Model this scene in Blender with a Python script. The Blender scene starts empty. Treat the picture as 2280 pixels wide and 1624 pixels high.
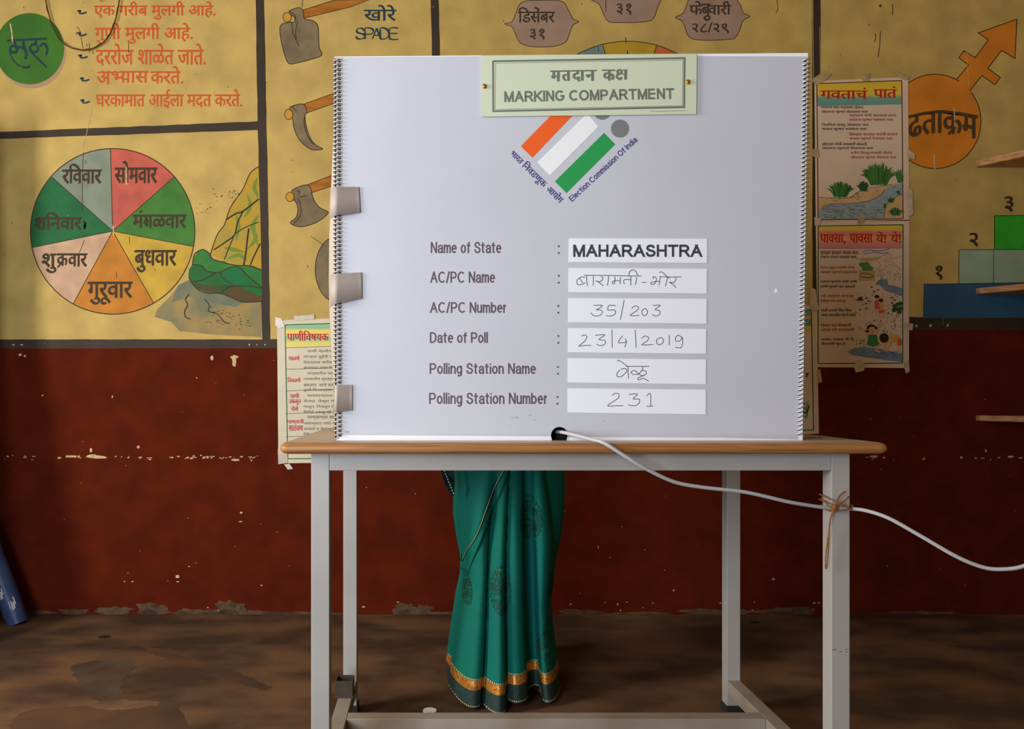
import bpy, bmesh, math, random, re
from mathutils import Vector, Matrix
from mathutils.geometry import tessellate_polygon

# ------------------------------------------------------------------ camera, light, exposure
sc = bpy.context.scene
COL = sc.collection
F, CX, HZ, CH = 1750.0, 965.0, 872.0, 0.848        # focal length in pixels, principal column, horizon row, lens height
cd = bpy.data.cameras.new('camera')
cam = bpy.data.objects.new('camera', cd); COL.objects.link(cam)
cam.location = (0, 0, CH); cam.rotation_euler = (math.pi / 2, 0, 0)
cd.sensor_fit = 'HORIZONTAL'; cd.sensor_width = 36.0; cd.lens = F / 2280 * 36
cd.shift_x = (1140 - CX) / 2280; cd.shift_y = (HZ - 812) / 2280
cd.clip_start = 0.02
sc.camera = cam

sc.view_settings.view_transform = 'Standard'
sc.view_settings.look = 'None'
sc.view_settings.exposure = 0.15
sc.view_settings.gamma = 1.0
sc.view_settings.use_curve_mapping = False

world = bpy.data.worlds.new('world'); sc.world = world; world.use_nodes = True
bgn = world.node_tree.nodes['Background']
bgn.inputs[0].default_value = (0.75, 0.86, 1.0, 1); bgn.inputs[1].default_value = 0.35

def area(name, loc, rot, sx, sy, power, col):
    l = bpy.data.lights.new(name, 'AREA'); l.shape = 'RECTANGLE'; l.size = sx; l.size_y = sy
    l.energy = power; l.color = col
    o = bpy.data.objects.new(name, l); COL.objects.link(o); o.location = loc; o.rotation_euler = rot
    return o
R = math.radians
# daylight through the left wall's window, and through the doorway behind the photographer
area('window_daylight', (-2.62, 0.85, 1.45), (0, R(-90), 0), 0.95, 0.86, 94, (1.0, 0.95, 0.86))
area('doorway_daylight', (-1.40, -1.22, 1.15), (R(90), 0, 0), 1.0, 2.1, 88, (0.74, 0.87, 1.0))

# ------------------------------------------------------------------ helpers
WY = 1750 * CH / (1369 - 872)                      # distance of the back wall
KW = WY / F
def wx(px): return (px - CX) * KW
def wz(py): return CH - (py - HZ) * KW
def at(px, py, y): return Vector(((px - CX) * y / F, y, CH - (py - HZ) * y / F))

def s2l(c):
    c /= 255.0
    return c / 12.92 if c <= 0.04045 else ((c + 0.055) / 1.055) ** 2.4
_m = {}
def principled(name):
    m = bpy.data.materials.new(name); m.use_nodes = True
    return m, m.node_tree, m.node_tree.nodes['Principled BSDF']
def C(r, g, b, gain=1.0): return tuple(min(0.92, s2l(v) * gain) for v in (r, g, b)) + (1,)

def mat(name, col, rough=0.7, metal=0.0, var=0.0, scale=6.0, col2=None, bump=0.0, detail=6.0, coords='Object', stretch=None, spec=0.3, lo=0.35, hi=0.65):
    """Principled material with an object-space noise mottling."""
    if name in _m: return _m[name]
    m, nt, b = principled(name)
    b.inputs['Roughness'].default_value = rough; b.inputs['Metallic'].default_value = metal
    b.inputs['Specular IOR Level'].default_value = spec
    b.inputs['Base Color'].default_value = col
    if var > 0 or col2 or bump > 0:
        tc = nt.nodes.new('ShaderNodeTexCoord'); n = nt.nodes.new('ShaderNodeTexNoise')
        n.inputs['Scale'].default_value = scale; n.inputs['Detail'].default_value = detail
        src = tc.outputs[coords]
        if stretch:
            mp = nt.nodes.new('ShaderNodeMapping'); mp.inputs['Scale'].default_value = stretch
            nt.links.new(src, mp.inputs['Vector']); src = mp.outputs['Vector']
        nt.links.new(src, n.inputs['Vector'])
        if var > 0 or col2:
            r = nt.nodes.new('ShaderNodeValToRGB')
            c2 = col2 or tuple(min(1, v * (1 - var)) for v in col[:3]) + (1,)
            c1 = col if col2 else tuple(min(1, v * (1 + var * 0.6)) for v in col[:3]) + (1,)
            r.color_ramp.elements[0].position = lo; r.color_ramp.elements[0].color = c2
            r.color_ramp.elements[1].position = hi; r.color_ramp.elements[1].color = c1
            nt.links.new(n.outputs['Fac'], r.inputs['Fac']); nt.links.new(r.outputs['Color'], b.inputs['Base Color'])
        if bump > 0:
            bp = nt.nodes.new('ShaderNodeBump'); bp.inputs['Strength'].default_value = bump; bp.inputs['Distance'].default_value = 0.01
            nt.links.new(n.outputs['Fac'], bp.inputs['Height']); nt.links.new(bp.outputs['Normal'], b.inputs['Normal'])
    _m[name] = m
    return m

def link_mesh(name, verts, faces, mats, idx=None, parent=None, smooth=False):
    me = bpy.data.meshes.new(name); me.from_pydata([tuple(v) for v in verts], [], faces)
    for m in mats: me.materials.append(m)
    if idx is not None: me.polygons.foreach_set('material_index', idx)
    if smooth: me.polygons.foreach_set('use_smooth', [True] * len(me.polygons))
    me.update()
    o = bpy.data.objects.new(name, me); COL.objects.link(o)
    if parent: attach(o, parent)
    return o
def attach(o, parent):
    o.parent = parent; o.matrix_parent_inverse = Matrix.Translation(-Vector(parent.location)) if parent.type == 'EMPTY' else Matrix.Identity(4)
def from_bm(name, bm, m, parent=None, smooth=False):
    me = bpy.data.meshes.new(name); bm.to_mesh(me); bm.free()
    for x in (m if isinstance(m, (list, tuple)) else [m]): me.materials.append(x)
    if smooth: me.polygons.foreach_set('use_smooth', [True] * len(me.polygons))
    o = bpy.data.objects.new(name, me); COL.objects.link(o)
    if parent: attach(o, parent)
    return o
def thing(name, label, cat, loc=(0, 0, 0), group=None):
    o = bpy.data.objects.new(name, None); COL.objects.link(o); o.location = loc; o.empty_display_size = 0.05
    return tag(o, label, cat, group)
def tag(o, label, cat, group=None):
    o['label'] = label; o['category'] = cat
    if group: o['group'] = group
    return o
def struct(o): o['kind'] = 'structure'; return o

def bm_box(bm, lo, hi, bevel=0.0, seg=2):
    r = bmesh.ops.create_cube(bm, size=1.0)
    vs = r['verts']
    for v in vs:
        v.co = Vector([lo[i] + (v.co[i] + 0.5) * (hi[i] - lo[i]) for i in range(3)])
    if bevel > 0:
        es = list({e for v in vs for e in v.link_edges})
        bmesh.ops.bevel(bm, geom=es, offset=bevel, segments=seg, affect='EDGES', profile=0.6)
    return bm
def box(name, lo, hi, m, parent=None, bevel=0.0, smooth=False):
    bm = bmesh.new(); bm_box(bm, lo, hi, bevel); return from_bm(name, bm, m, parent, smooth)

def catmull(pts, n=8, closed=False):
    P = [Vector(p) for p in pts]; out = []; N = len(P)
    for i in range(N if closed else N - 1):
        if closed: a, b, c, d = P[(i - 1) % N], P[i], P[(i + 1) % N], P[(i + 2) % N]
        else: a, b, c, d = P[max(i - 1, 0)], P[i], P[i + 1], P[min(i + 2, N - 1)]
        for k in range(n):
            t = k / n
            out.append(0.5 * ((2 * b) + (c - a) * t + (2 * a - 5 * b + 4 * c - d) * t * t + (3 * b - a - 3 * c + d) * t ** 3))
    if not closed: out.append(P[-1])
    return out
def tube_geo(path, r, n=8, cap=True):
    """verts, faces of a tube along a list of Vectors; r is a number or a list."""
    vs, fs = [], []; N = len(path); up = Vector((0.0, 0.0, 1.0)); prev = None
    for i, p in enumerate(path):
        t = (path[min(i + 1, N - 1)] - path[max(i - 1, 0)]); t.normalize()
        if prev is None:
            a = t.cross(up)
            if a.length < 1e-3: a = t.cross(Vector((1, 0, 0)))
        else: a = prev - t * prev.dot(t)
        a.normalize(); prev = a; b = t.cross(a)
        rr = r[i] if isinstance(r, (list, tuple)) else r
        for k in range(n):
            an = 2 * math.pi * k / n
            vs.append(p + (a * math.cos(an) + b * math.sin(an)) * rr)
    for i in range(N - 1):
        for k in range(n):
            fs.append((i * n + k, i * n + (k + 1) % n, (i + 1) * n + (k + 1) % n, (i + 1) * n + k))
    if cap:
        fs.append(tuple(range(n - 1, -1, -1))); fs.append(tuple((N - 1) * n + k for k in range(n)))
    return vs, fs
def tube(name, path, r, m, parent=None, n=8):
    v, f = tube_geo([Vector(p) for p in path], r, n); return link_mesh(name, v, f, [m], parent=parent, smooth=True)
def tubes(name, paths, r, m, parent=None, n=6):
    V, Fs = [], []
    for p in paths:
        v, f = tube_geo([Vector(q) for q in p], r, n); o = len(V); V += v; Fs += [tuple(i + o for i in q) for q in f]
    return link_mesh(name, V, Fs, [m], parent=parent, smooth=True)

# ------------------------------------------------------------------ flat painting on a surface
_gl = {}
def glyphs(s):
    """triangles of a word set in the default font, as (verts2d, faces)."""
    if s not in _gl:
        c = bpy.data.curves.new('t', 'FONT'); c.body = re.sub('((?:[\u0915-\u0939\u0958-\u095f]\u094d)*[\u0915-\u0939\u0958-\u095f])\u093f', '\u093f\\1', s)   # the short-i sign stands before its letter
        c.size = 1; c.resolution_u = 3
        o = bpy.data.objects.new('t', c); COL.objects.link(o)
        dg = bpy.context.evaluated_depsgraph_get(); dg.update()
        me = o.evaluated_get(dg).to_mesh()
        vs = [(v.co.x, v.co.y) for v in me.vertices]; fs = [tuple(p.vertices) for p in me.polygons]
        o.evaluated_get(dg).to_mesh_clear()
        bpy.data.objects.remove(o); bpy.data.curves.remove(c)
        par = list(range(len(vs)))
        def root(i):
            while par[i] != i: par[i] = par[par[i]]; i = par[i]
            return i
        for f in fs:
            for q in f[1:]: par[root(q)] = root(f[0])
        ids = {}; isl = [ids.setdefault(root(i), len(ids)) for i in range(len(vs))]
        _gl[s] = (vs, fs, isl)
    return _gl[s]
def arc(cx, cy, rx, ry, a0, a1, n=14):
    return [(cx + rx * math.cos(R(a0 + (a1 - a0) * i / n)), cy + ry * math.sin(R(a0 + (a1 - a0) * i / n))) for i in range(n + 1)]
def cm2(p, n=5): return [(q[0], q[1]) for q in catmull([(a, b, 0) for a, b in p], n)]
_S = [(.56, .78), (.46, .95), (.3, 1), (.1, .94), (.03, .75), (.12, .6), (.32, .51), (.52, .42), (.6, .26), (.5, .06), (.3, 0), (.09, .05), (0, .24)]
SANS = {  # stroke skeletons: advance, strokes
 'A': (.72, [[(0, 0), (.36, 1)], [(.72, 0), (.36, 1)], [(.13, .35), (.59, .35)]]),
 'M': (.76, [[(0, 0), (0, 1)], [(.03, 1), (.38, 0)], [(.73, 1), (.38, 0)], [(.76, 0), (.76, 1)]]),
 'R': (.66, [[(0, 0), (0, 1), (.36, 1)] + arc(.36, .74, .26, .26, 80, -80, 8) + [(.3, .48), (0, .48)], [(.36, .48), (.66, 0)]]),
 'P': (.62, [[(0, 0), (0, 1), (.34, 1)] + arc(.34, .72, .26, .28, 80, -80, 8) + [(.3, .44), (0, .44)]]),
 'K': (.64, [[(0, 0), (0, 1)], [(.6, 1), (.02, .36)], [(.2, .56), (.64, 0)]]),
 'I': (.0, [[(0, 0), (0, 1)]]),
 'N': (.62, [[(0, 0), (0, 1)], [(.03, 1), (.59, 0)], [(.62, 0), (.62, 1)]]),
 'G': (.78, [arc(.4, .5, .4, .5, 48, 325, 20) + [(.76, .25), (.76, .46), (.44, .46)]]),
 'C': (.72, [arc(.4, .5, .4, .5, 45, 315, 20)]),
 'O': (.8, [arc(.4, .5, .4, .5, 0, 360, 28)]),
 'T': (.64, [[(0, 1), (.64, 1)], [(.32, 0), (.32, 1)]]),
 'E': (.6, [[(.58, 1), (0, 1), (0, 0), (.6, 0)], [(0, .52), (.54, .52)]]),
 'S': (.6, [cm2(_S)]),
 'H': (.62, [[(0, 0), (0, 1)], [(.62, 0), (.62, 1)], [(0, .52), (.62, .52)]]),
 'D': (.66, [[(0, 0), (0, 1), (.28, 1)] + arc(.28, .5, .38, .5, 85, -85, 12) + [(.24, 0), (0, 0)]]),
 'a': (.48, [cm2([(.03, .55), (.11, .68), (.25, .72), (.4, .68), (.46, .54), (.46, .14), (.5, 0)]), cm2([(.46, .43), (.2, .38), (.04, .3), (.01, .15), (.09, .02), (.23, 0), (.38, .06), (.46, .2)])]),
 'b': (.48, [[(0, 0), (0, 1)], arc(.24, .36, .24, .36, 0, 360, 20)]),
 'd': (.48, [[(.48, 0), (.48, 1)], arc(.24, .36, .24, .36, 0, 360, 20)]),
 'e': (.48, [[(.02, .38), (.48, .38)] + arc(.25, .36, .24, .36, 8, 318, 18)]),
 'f': (.28, [cm2([(.12, 0), (.12, .5), (.12, .8), (.17, .96), (.32, 1)]), [(0, .72), (.28, .72)]]),
 'g': (.48, [arc(.24, .36, .24, .36, 0, 360, 20), cm2([(.48, .72), (.48, .2), (.47, -.1), (.39, -.24), (.22, -.28), (.04, -.2)])]),
 'i': (.0, [[(0, 0), (0, .64)], [(0, .955), (0, .965)]]),
 'l': (.0, [[(0, 0), (0, 1.02)]]),
 'm': (.72, [[(0, 0), (0, .74)], cm2([(0, .45), (.08, .66), (.2, .72), (.32, .66), (.36, .5), (.36, 0)]), cm2([(.36, .45), (.44, .66), (.57, .72), (.68, .66), (.72, .5), (.72, 0)])]),
 'n': (.44, [[(0, 0), (0, .74)], cm2([(0, .43), (.08, .65), (.23, .72), (.38, .66), (.44, .48), (.44, 0)])]),
 'o': (.5, [arc(.25, .36, .25, .36, 0, 360, 20)]),
 'r': (.24, [[(0, 0), (0, .74)], cm2([(0, .4), (.08, .64), (.26, .71)])]),
 's': (.42, [[(x * .72, y * .72) for x, y in cm2(_S)]]),
 't': (.3, [cm2([(.12, .95), (.12, .5), (.12, .14), (.17, .02), (.3, .01)]), [(0, .72), (.28, .72)]]),
 'u': (.44, [cm2([(0, .72), (0, .22), (.06, .04), (.2, 0), (.36, .08), (.44, .26)]), [(.44, .74), (.44, 0)]]),
 'c': (.42, [arc(.24, .36, .24, .36, 45, 315, 16)]),
 '/': (.28, [[(0, -.02), (.28, 1.02)]]),
 ':': (.0, [[(0, .02), (0, .12)], [(0, .6), (0, .7)]]),
}
class Canvas:
    """Flat shapes collected in 2-D (x right, y down) and laid on a surface through a mapping."""
    def __init__(self, mapping, normal, base=0.0002, step=0.00009):
        self.map, self.n, self.base, self.step = mapping, Vector(normal).normalized(), base, step
        self.V, self.Fs, self.I, self.M = [], [], [], []
    def mi(self, m):
        if m not in self.M: self.M.append(m)
        return self.M.index(m)
    def add(self, pts, faces, m, L, lift=None):
        self.q = (getattr(self, 'q', 0) + 1) % 14; o = len(self.V); off = self.n * (self.base + L * self.step + self.q * 5e-6); k = self.mi(m)
        self.V += [self.map(p[0], p[1]) + off for p in pts] if lift is None else [self.map(p[0], p[1]) + off + self.n * e for p, e in zip(pts, lift)]
        self.Fs += [tuple(i + o for i in f) for f in faces]; self.I += [k] * len(faces)
    def poly(self, pts, m, L=0):
        if len(pts) <= 4 and len(pts) > 2 and len(pts) == 3: self.add(pts, [(0, 1, 2)], m, L); return
        t = tessellate_polygon([[Vector((p[0], p[1], 0)) for p in pts]])
        self.add(pts, [tuple(x) for x in t], m, L)
    def rect(self, x0, y0, x1, y1, m, L=0): self.poly([(x0, y0), (x1, y0), (x1, y1), (x0, y1)], m, L)
    def ell(self, cx, cy, rx, ry, m, L=0, a0=0, a1=360, n=48):
        pts = [(cx + rx * math.cos(R(a0 + (a1 - a0) * i / n)), cy + ry * math.sin(R(a0 + (a1 - a0) * i / n))) for i in range(n + 1)]
        if abs(a1 - a0) >= 360: pts = pts[:-1]
        else: pts.append((cx, cy))
        self.poly(pts, m, L)
    def line(self, pts, w, m, L=1, closed=False, sm=0, taper=False):
        P = [Vector((p[0], p[1], 0)) for p in pts]
        if sm: P = catmull(P, sm, closed)
        N = len(P); vs, fs = [], []
        for i, p in enumerate(P):
            a_, b_ = (P[i - 1] if (i or closed) else None), (P[(i + 1) % N] if (i < N - 1 or closed) else None)
            t0 = (p - a_) if a_ is not None else (b_ - p); t1 = (b_ - p) if b_ is not None else (p - a_)
            t0.normalize(); t1.normalize(); t = t0 + t1
            if t.length < 1e-4: t = t1
            t.normalize(); nn = Vector((-t.y, t.x, 0)); c = max(0.45, abs(t.dot(t1)))
            ww = w * 0.5 / c
            if taper: ww *= max(0.15, math.sin(math.pi * (i + .35) / (N - .3)))
            vs += [p + nn * ww, p - nn * ww]
        for i in range(N if closed else N - 1): j = (i + 1) % N; fs.append((2 * i, 2 * i + 1, 2 * j + 1, 2 * j))
        self.add(vs, fs, m, L)
    def nib(self, pts, w, m, L=1, ang=-40, thin=0.28, sm=6):
        """broad-nib brush stroke: width depends on direction."""
        P = catmull([(p[0], p[1], 0) for p in pts], sm) if sm else [Vector((p[0], p[1], 0)) for p in pts]
        d = Vector((math.cos(R(ang)), math.sin(R(ang)), 0)); vs, fs = [], []; N = len(P)
        for i, p in enumerate(P):
            t = P[min(i + 1, N - 1)] - P[max(i - 1, 0)]; t.normalize(); nn = Vector((-t.y, t.x, 0))
            k = nn.dot(d); o = nn * (w * 0.5 * max(thin, abs(k)))
            vs += [p + o, p - o]
        for i in range(N - 1): fs.append((2 * i, 2 * i + 1, 2 * i + 3, 2 * i + 2))
        self.add(vs, fs, m, L)
    def text(self, s, x0, y0, x1, y1, m, L=1, strikes=((0, 0),), slant=0.0, rot=None, warp=None, clip=None):
        """set a word so its ink fills the box x0..x1, y0..y1 (y down)."""
        vs, fs, isl = glyphs(s)
        if not vs: return
        ax, bx = min(v[0] for v in vs), max(v[0] for v in vs); ay, by = min(v[1] for v in vs), max(v[1] for v in vs)
        if clip:
            cx = ax + (bx - ax) * clip; nv = list(vs); nf = []
            for f in fs:
                poly = [vs[i] for i in f]; out = []
                for i in range(len(poly)):
                    p, q = poly[i], poly[(i + 1) % len(poly)]
                    if p[0] <= cx: out.append(p)
                    if (p[0] <= cx) != (q[0] <= cx):
                        t = (cx - p[0]) / (q[0] - p[0]); out.append((cx, p[1] + (q[1] - p[1]) * t))
                if len(out) > 2:
                    b = len(nv); nv += out; nf.append(tuple(range(b, b + len(out))))
            vs, fs, isl = nv, nf, [0] * len(nv); bx = cx
        for j, (dx, dy) in enumerate(strikes):
            pts = []
            for v in vs:
                u = (v[0] - ax) / (bx - ax); t = (v[1] - ay) / (by - ay)
                x = x0 + (x1 - x0) * u + slant * (t - .5) * (y1 - y0) + dx; y = y1 + (y0 - y1) * t + dy
                if warp: y += warp(u)
                if rot:
                    ox, oy, a = rot; ca, sa = math.cos(R(a)), math.sin(R(a)); X, Y = x - ox, y - oy
                    x, y = ox + X * ca - Y * sa, oy + X * sa + Y * ca
                pts.append((x, y))
            self.add(pts, fs, m, L + j * 0.15, [(q % 4) * 2.5e-6 for q in isl])
    def sans(self, s, x0, y0, x1, y1, w, m, L=1, gap=.27, space=.3, rot=None, desc=False, lsb=0.0):
        """stroke lettering; y0 = cap line, y1 = baseline (outer edges), w = stroke weight in px."""
        run, X = [], 0.0
        for ch in s:
            if ch == ' ': X += space; continue
            adv, st = SANS[ch]; run += [[(X + p[0], p[1]) for p in q] for q in st]; X += adv + gap
        X -= gap
        sx = (x1 - x0 - w) / X; sy = (y1 - y0 - w)
        for q in run:
            pts = []
            for a, b in q:
                x = x0 + w / 2 + a * sx; y = y1 - w / 2 - b * sy
                pts.append((x, y))
            if len(pts) == 2 and abs(pts[0][0] - pts[1][0]) > w * .4 and abs(pts[0][1] - pts[1][1]) > w:   # slanted stem, cut level at both ends
                (xa, ya), (xb, yb) = sorted(pts, key=lambda p: p[1]); l = math.hypot(xb - xa, yb - ya); hw = w * .5 * l / (yb - ya); ex = (xb - xa) / (yb - ya) * w * .5
                q4 = [(xa - ex - hw, ya - w / 2), (xa - ex + hw, ya - w / 2), (xb + ex + hw, yb + w / 2), (xb + ex - hw, yb + w / 2)]
                if rot:
                    ox, oy, a = rot; ca, sa = math.cos(R(a)), math.sin(R(a)); q4 = [(ox + (x - ox) * ca - (y - oy) * sa, oy + (x - ox) * sa + (y - oy) * ca) for x, y in q4]
                self.add(q4, [(0, 1, 2, 3)], m, L); continue
            # square off open ends
            if (pts[0][0] - pts[-1][0]) ** 2 + (pts[0][1] - pts[-1][1]) ** 2 > 1e-6:
                for e, (i, j) in ((0, (0, 1)), (1, (-1, -2))):
                    dx, dy = pts[i][0] - pts[j][0], pts[i][1] - pts[j][1]; l = math.hypot(dx, dy) or 1
                    if abs(dy) / l > .9 or (abs(dx) / l > .95 and len(pts) < 4): pts[i] = (pts[i][0] + dx / l * w * .5, pts[i][1] + dy / l * w * .5)
            if rot:
                ox, oy, a = rot; ca, sa = math.cos(R(a)), math.sin(R(a))
                pts = [(ox + (x - ox) * ca - (y - oy) * sa, oy + (x - ox) * sa + (y - oy) * ca) for x, y in pts]
            closed = len(pts) > 6 and abs(pts[0][0] - pts[-1][0]) + abs(pts[0][1] - pts[-1][1]) < 1e-4
            self.line(pts[:-1] if closed else pts, w, m, L, closed=closed)
    def build(self, name, parent=None):
        o = link_mesh(name, self.V, self.Fs, self.M, self.I)
        if parent: attach(o, parent)
        return o
WALL = lambda u, v: Vector((wx(u), WY, wz(v)))
def wall_canvas(base=0.0002): return Canvas(WALL, (0, -1, 0), base)

# ------------------------------------------------------------------ paint colours (GL: left end of the mural, GM: middle, GR: right end)
PG = .76
yellow = mat('yellow_wall_paint', C(180, 150, 82), .75, var=.15, scale=9, detail=14, bump=.10)
red = mat('oxide_red_wall_paint', C(83, 24, 5), .85, var=.2, scale=9, detail=12, bump=.12, spec=.08)
blackp = mat('black_border_paint', C(60, 46, 32, gain=PG), .7, var=.2, scale=9)
outline = mat('brown_black_outline_paint', C(58, 40, 22, gain=PG), .75)
letter = mat('brown_lettering_paint', C(66, 48, 26, gain=PG), .75)
orangep = mat('orange_lettering_paint', C(205, 88, 30, gain=PG), .7)
bluep = mat('dark_blue_lettering_paint', C(38, 60, 70, gain=PG), .7)
plaster = mat('bare_plaster', C(190, 160, 120), .9, var=.3, scale=60)
damp = mat('damp_cement', C(84, 62, 44), .95, var=.3, scale=40)
white = mat('white_steel_enamel', (.335, .31, .29, 1), .38, var=.06, scale=8, spec=.4)

# ------------------------------------------------------------------ the room
XL, XR, YF, ZC = -2.6, 2.46, -1.2, 3.0
floor_m = mat('worn_cement_floor', C(109, 78, 54), .7, col2=C(70, 50, 37), scale=4.2, detail=15, bump=.35, lo=.40, hi=.62, spec=.22, stretch=(.8, 1.3, 1))
ceil_m = mat('lime_washed_ceiling', (.30, .28, .25, 1), .9, var=.1, scale=3)
sidew = mat('ochre_side_wall', C(180, 148, 90), .85, var=.15, scale=4)
def quad(name, pts, m): return struct(link_mesh(name, pts, [(0, 1, 2, 3)], [m]))
quad('floor', [(XL, YF, 0), (XR, YF, 0), (XR, WY, 0), (XL, WY, 0)], floor_m)
quad('ceiling', [(XL, YF, ZC), (XL, WY, ZC), (XR, WY, ZC), (XR, YF, ZC)], ceil_m)
quad('wall_right', [(XR, YF, 0), (XR, YF, ZC), (XR, WY, ZC), (XR, WY, 0)], sidew)
# left wall with the window opening, front wall with the doorway
def holed(name, axis, c, u0, u1, a0, a1, z0, z1, m):
    us, zs = [u0, a0, a1, u1], [0, z0, z1, ZC]; V, Fs = [], []
    for i in range(3):
        for j in range(3):
            if i == 1 and zs[j] >= z0 and zs[j + 1] <= z1: continue
            if zs[j + 1] - zs[j] < 1e-6: continue
            q = [(us[i], zs[j]), (us[i + 1], zs[j]), (us[i + 1], zs[j + 1]), (us[i], zs[j + 1])]
            o = len(V); V += [((c, u, z) if axis == 'x' else (u, c, z)) for u, z in q]; Fs.append((o, o + 1, o + 2, o + 3))
    return struct(link_mesh(name, V, Fs, [m]))
holed('wall_left', 'x', XL, YF, WY, 0.40, 1.30, 0.95, 1.95, sidew)
holed('wall_front', 'y', YF, XL, XR, -1.93, -0.87, 0.0, 2.3, sidew)
frame_m = mat('window_frame_wood', C(96, 66, 40), .6, var=.2, scale=20)
bm = bmesh.new()
for lo, hi in (((XL - .05, .36, .91), (XL + .02, 1.34, .95)), ((XL - .05, .36, 1.95), (XL + .02, 1.34, 1.99)), ((XL - .05, .36, .95), (XL + .02, .40, 1.95)), ((XL - .05, 1.30, .95), (XL + .02, 1.34, 1.95))):
    bm_box(bm, lo, hi, .004)
struct(from_bm('window_1', bm, frame_m))
bm = bmesh.new()
for lo, hi in (((-1.99, YF - .05, 0), (-1.93, YF + .03, 2.36)), ((-.87, YF - .05, 0), (-.81, YF + .03, 2.36)), ((-1.93, YF - .05, 2.3), (-.87, YF + .03, 2.36))):
    bm_box(bm, lo, hi, .004)
struct(from_bm('door_1', bm, frame_m))
# added unseen slab, shaped to cast the shadow down the mural wall's left edge
pts = [(-2.6, 2.75, 1.82), (-1.632, 2.75, 1.82), (-1.632, 2.75, 1.10), (-1.57, 2.50, 0.0), (-2.6, 2.50, 0.0), (-2.6, 2.75, 1.10)]
V = [Vector(p) for p in pts] + [Vector(p) + Vector((0, -.025, 0)) for p in pts]
Fs = [(0, 1, 2, 5), (5, 2, 3, 4), (11, 8, 7, 6), (10, 9, 8, 11), (0, 6, 7, 1), (1, 7, 8, 2), (2, 8, 9, 3), (3, 9, 10, 4), (4, 10, 11, 5), (5, 11, 6, 0)]
struct(link_mesh('shade_slab_1', V, Fs, [sidew]))

# back wall: ochre above, black line, oxide red below
def bl(u):   # underside of the black line, in photo rows
    return 776 + (734 - 776) * min(1, max(0, (u - 620) / (2020 - 620)))
c = wall_canvas(0)
us = [wx_ for wx_ in range(-1200, 2600, 100)]
uL, uR = (XL / KW) + CX, (XR / KW) + CX
us = [uL] + [u for u in us if uL + 5 < u < uR - 5] + [uR]
vt, vb = HZ - (ZC - CH) / KW, HZ + CH / KW
for a, b in zip(us[:-1], us[1:]):
    c.poly([(a, vt), (b, vt), (b, bl(b) - 10), (a, bl(a) - 10)], yellow)
    c.poly([(a, bl(a) - 10), (b, bl(b) - 10), (b, vb), (a, vb)], red)
wall = struct(c.build('wall_back'))

# painted borders
rnd = random.Random(4)
c = wall_canvas()
def wob(pts, amt=.55, step=26):
    out = []
    for (x0, y0), (x1, y1) in zip(pts, pts[1:] + pts[:1]):
        n = max(1, int(math.hypot(x1 - x0, y1 - y0) / step))
        for i in range(n):
            t = i / n; out.append((x0 + (x1 - x0) * t + rnd.uniform(-amt, amt), y0 + (y1 - y0) * t + rnd.uniform(-amt, amt)))
    return out
top = -340
c.poly(wob([(566, top), (585, top), (588, 0), (597, 440), (602, 758), (584, 758), (577, 440), (569, 0)]), blackp, 1)
c.poly(wob([(955, top), (973, top), (976.5, 0), (980, 121), (992, 740), (974, 740), (962, 121), (959, 0)]), blackp, 1)
c.poly(wob([(1806, top), (1826, top), (1827, 0), (1828, 730), (1809, 730), (1808, 0)]), blackp, 1)
c.poly(wob([(uL, 322), (0, 294), (576, 270.5), (577, 289.7), (0, 309.5), (uL, 338)]), blackp, 2)
for a, b in zip(us[:-1], us[1:]):
    c.poly(wob([(a, bl(a) - 20 - (8 if a > 1900 else 0)), (b, bl(b) - 20 - (8 if b > 1900 else 0)), (b, bl(b)), (a, bl(a))], .6, 25)[:], blackp, 2)
c.line([(1809.5, 0), (1811, 175)], 1.6, mat('worn_edge', C(160, 140, 90), .8), 3)
c.line([(1825, 60), (1826.5, 170)], 1.3, mat('worn_edge', C(160, 140, 90), .8), 3)
c.build('painted_border', wall)

# weekday wheel ---------------------------------------------------------------
c = wall_canvas()
wc = (251, 515); wr = (183, 184.5)
cuts = [((246, 331), (388, 394), (198, 92, 74)), ((388, 394), (430, 549), (66, 124, 44)), ((430, 549), (342, 675), (203, 163, 56)),
        ((342, 675), (163, 677), (201, 127, 36)), ((163, 677), (74, 551), (206, 166, 132)), ((74, 551), (116, 395), (28, 104, 54)), ((116, 395), (246, 331), (133, 142, 122))]
def wheel_angle(p): return math.degrees(math.atan2((p[1] - 515.5) / wr[1], (p[0] - 251) / wr[0]))
for i, (p, q, col) in enumerate(cuts):
    a0, a1 = wheel_angle(p), wheel_angle(q)
    if a1 < a0: a1 += 360
    m = mat('weekday_paint_%d' % i, C(*col, gain=PG), .75, var=.16, scale=14, detail=8)
    pts = [wc] + [(251 + wr[0] * math.cos(R(a0 + (a1 - a0) * k / 24)), 515.5 + wr[1] * math.sin(R(a0 + (a1 - a0) * k / 24))) for k in range(25)]
    c.poly(pts, m, 1)
    c.line([wc, p], 1.7, outline, 3)
c.line([(251 + wr[0] * math.cos(R(k * 5)), 515.5 + wr[1] * math.sin(R(k * 5))) for k in range(72)], 2.2, outline, 3, closed=True)
BR = ((0, 0), (.8, -.6), (1.6, -1.2), (2.3, -1.7))       # broad brush: repeated along the nib
def word(c, parts, m, L=4, strikes=BR, **k):
    for s, x0, y0, x1, y1, *cl in parts:
        c.text(s, x0, y0, x1 - strikes[-1][0], y1, m, L, strikes, clip=cl[0] if cl else None, **k)
def rakar(c, x, y, h, m, L=4, w=4):
    """the slanted r-stroke under a stem."""
    c.nib([(x, y), (x - h * .35, y + h * .3), (x - h * .75, y + h * .75)], w, m, L, ang=45, thin=.6)
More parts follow.
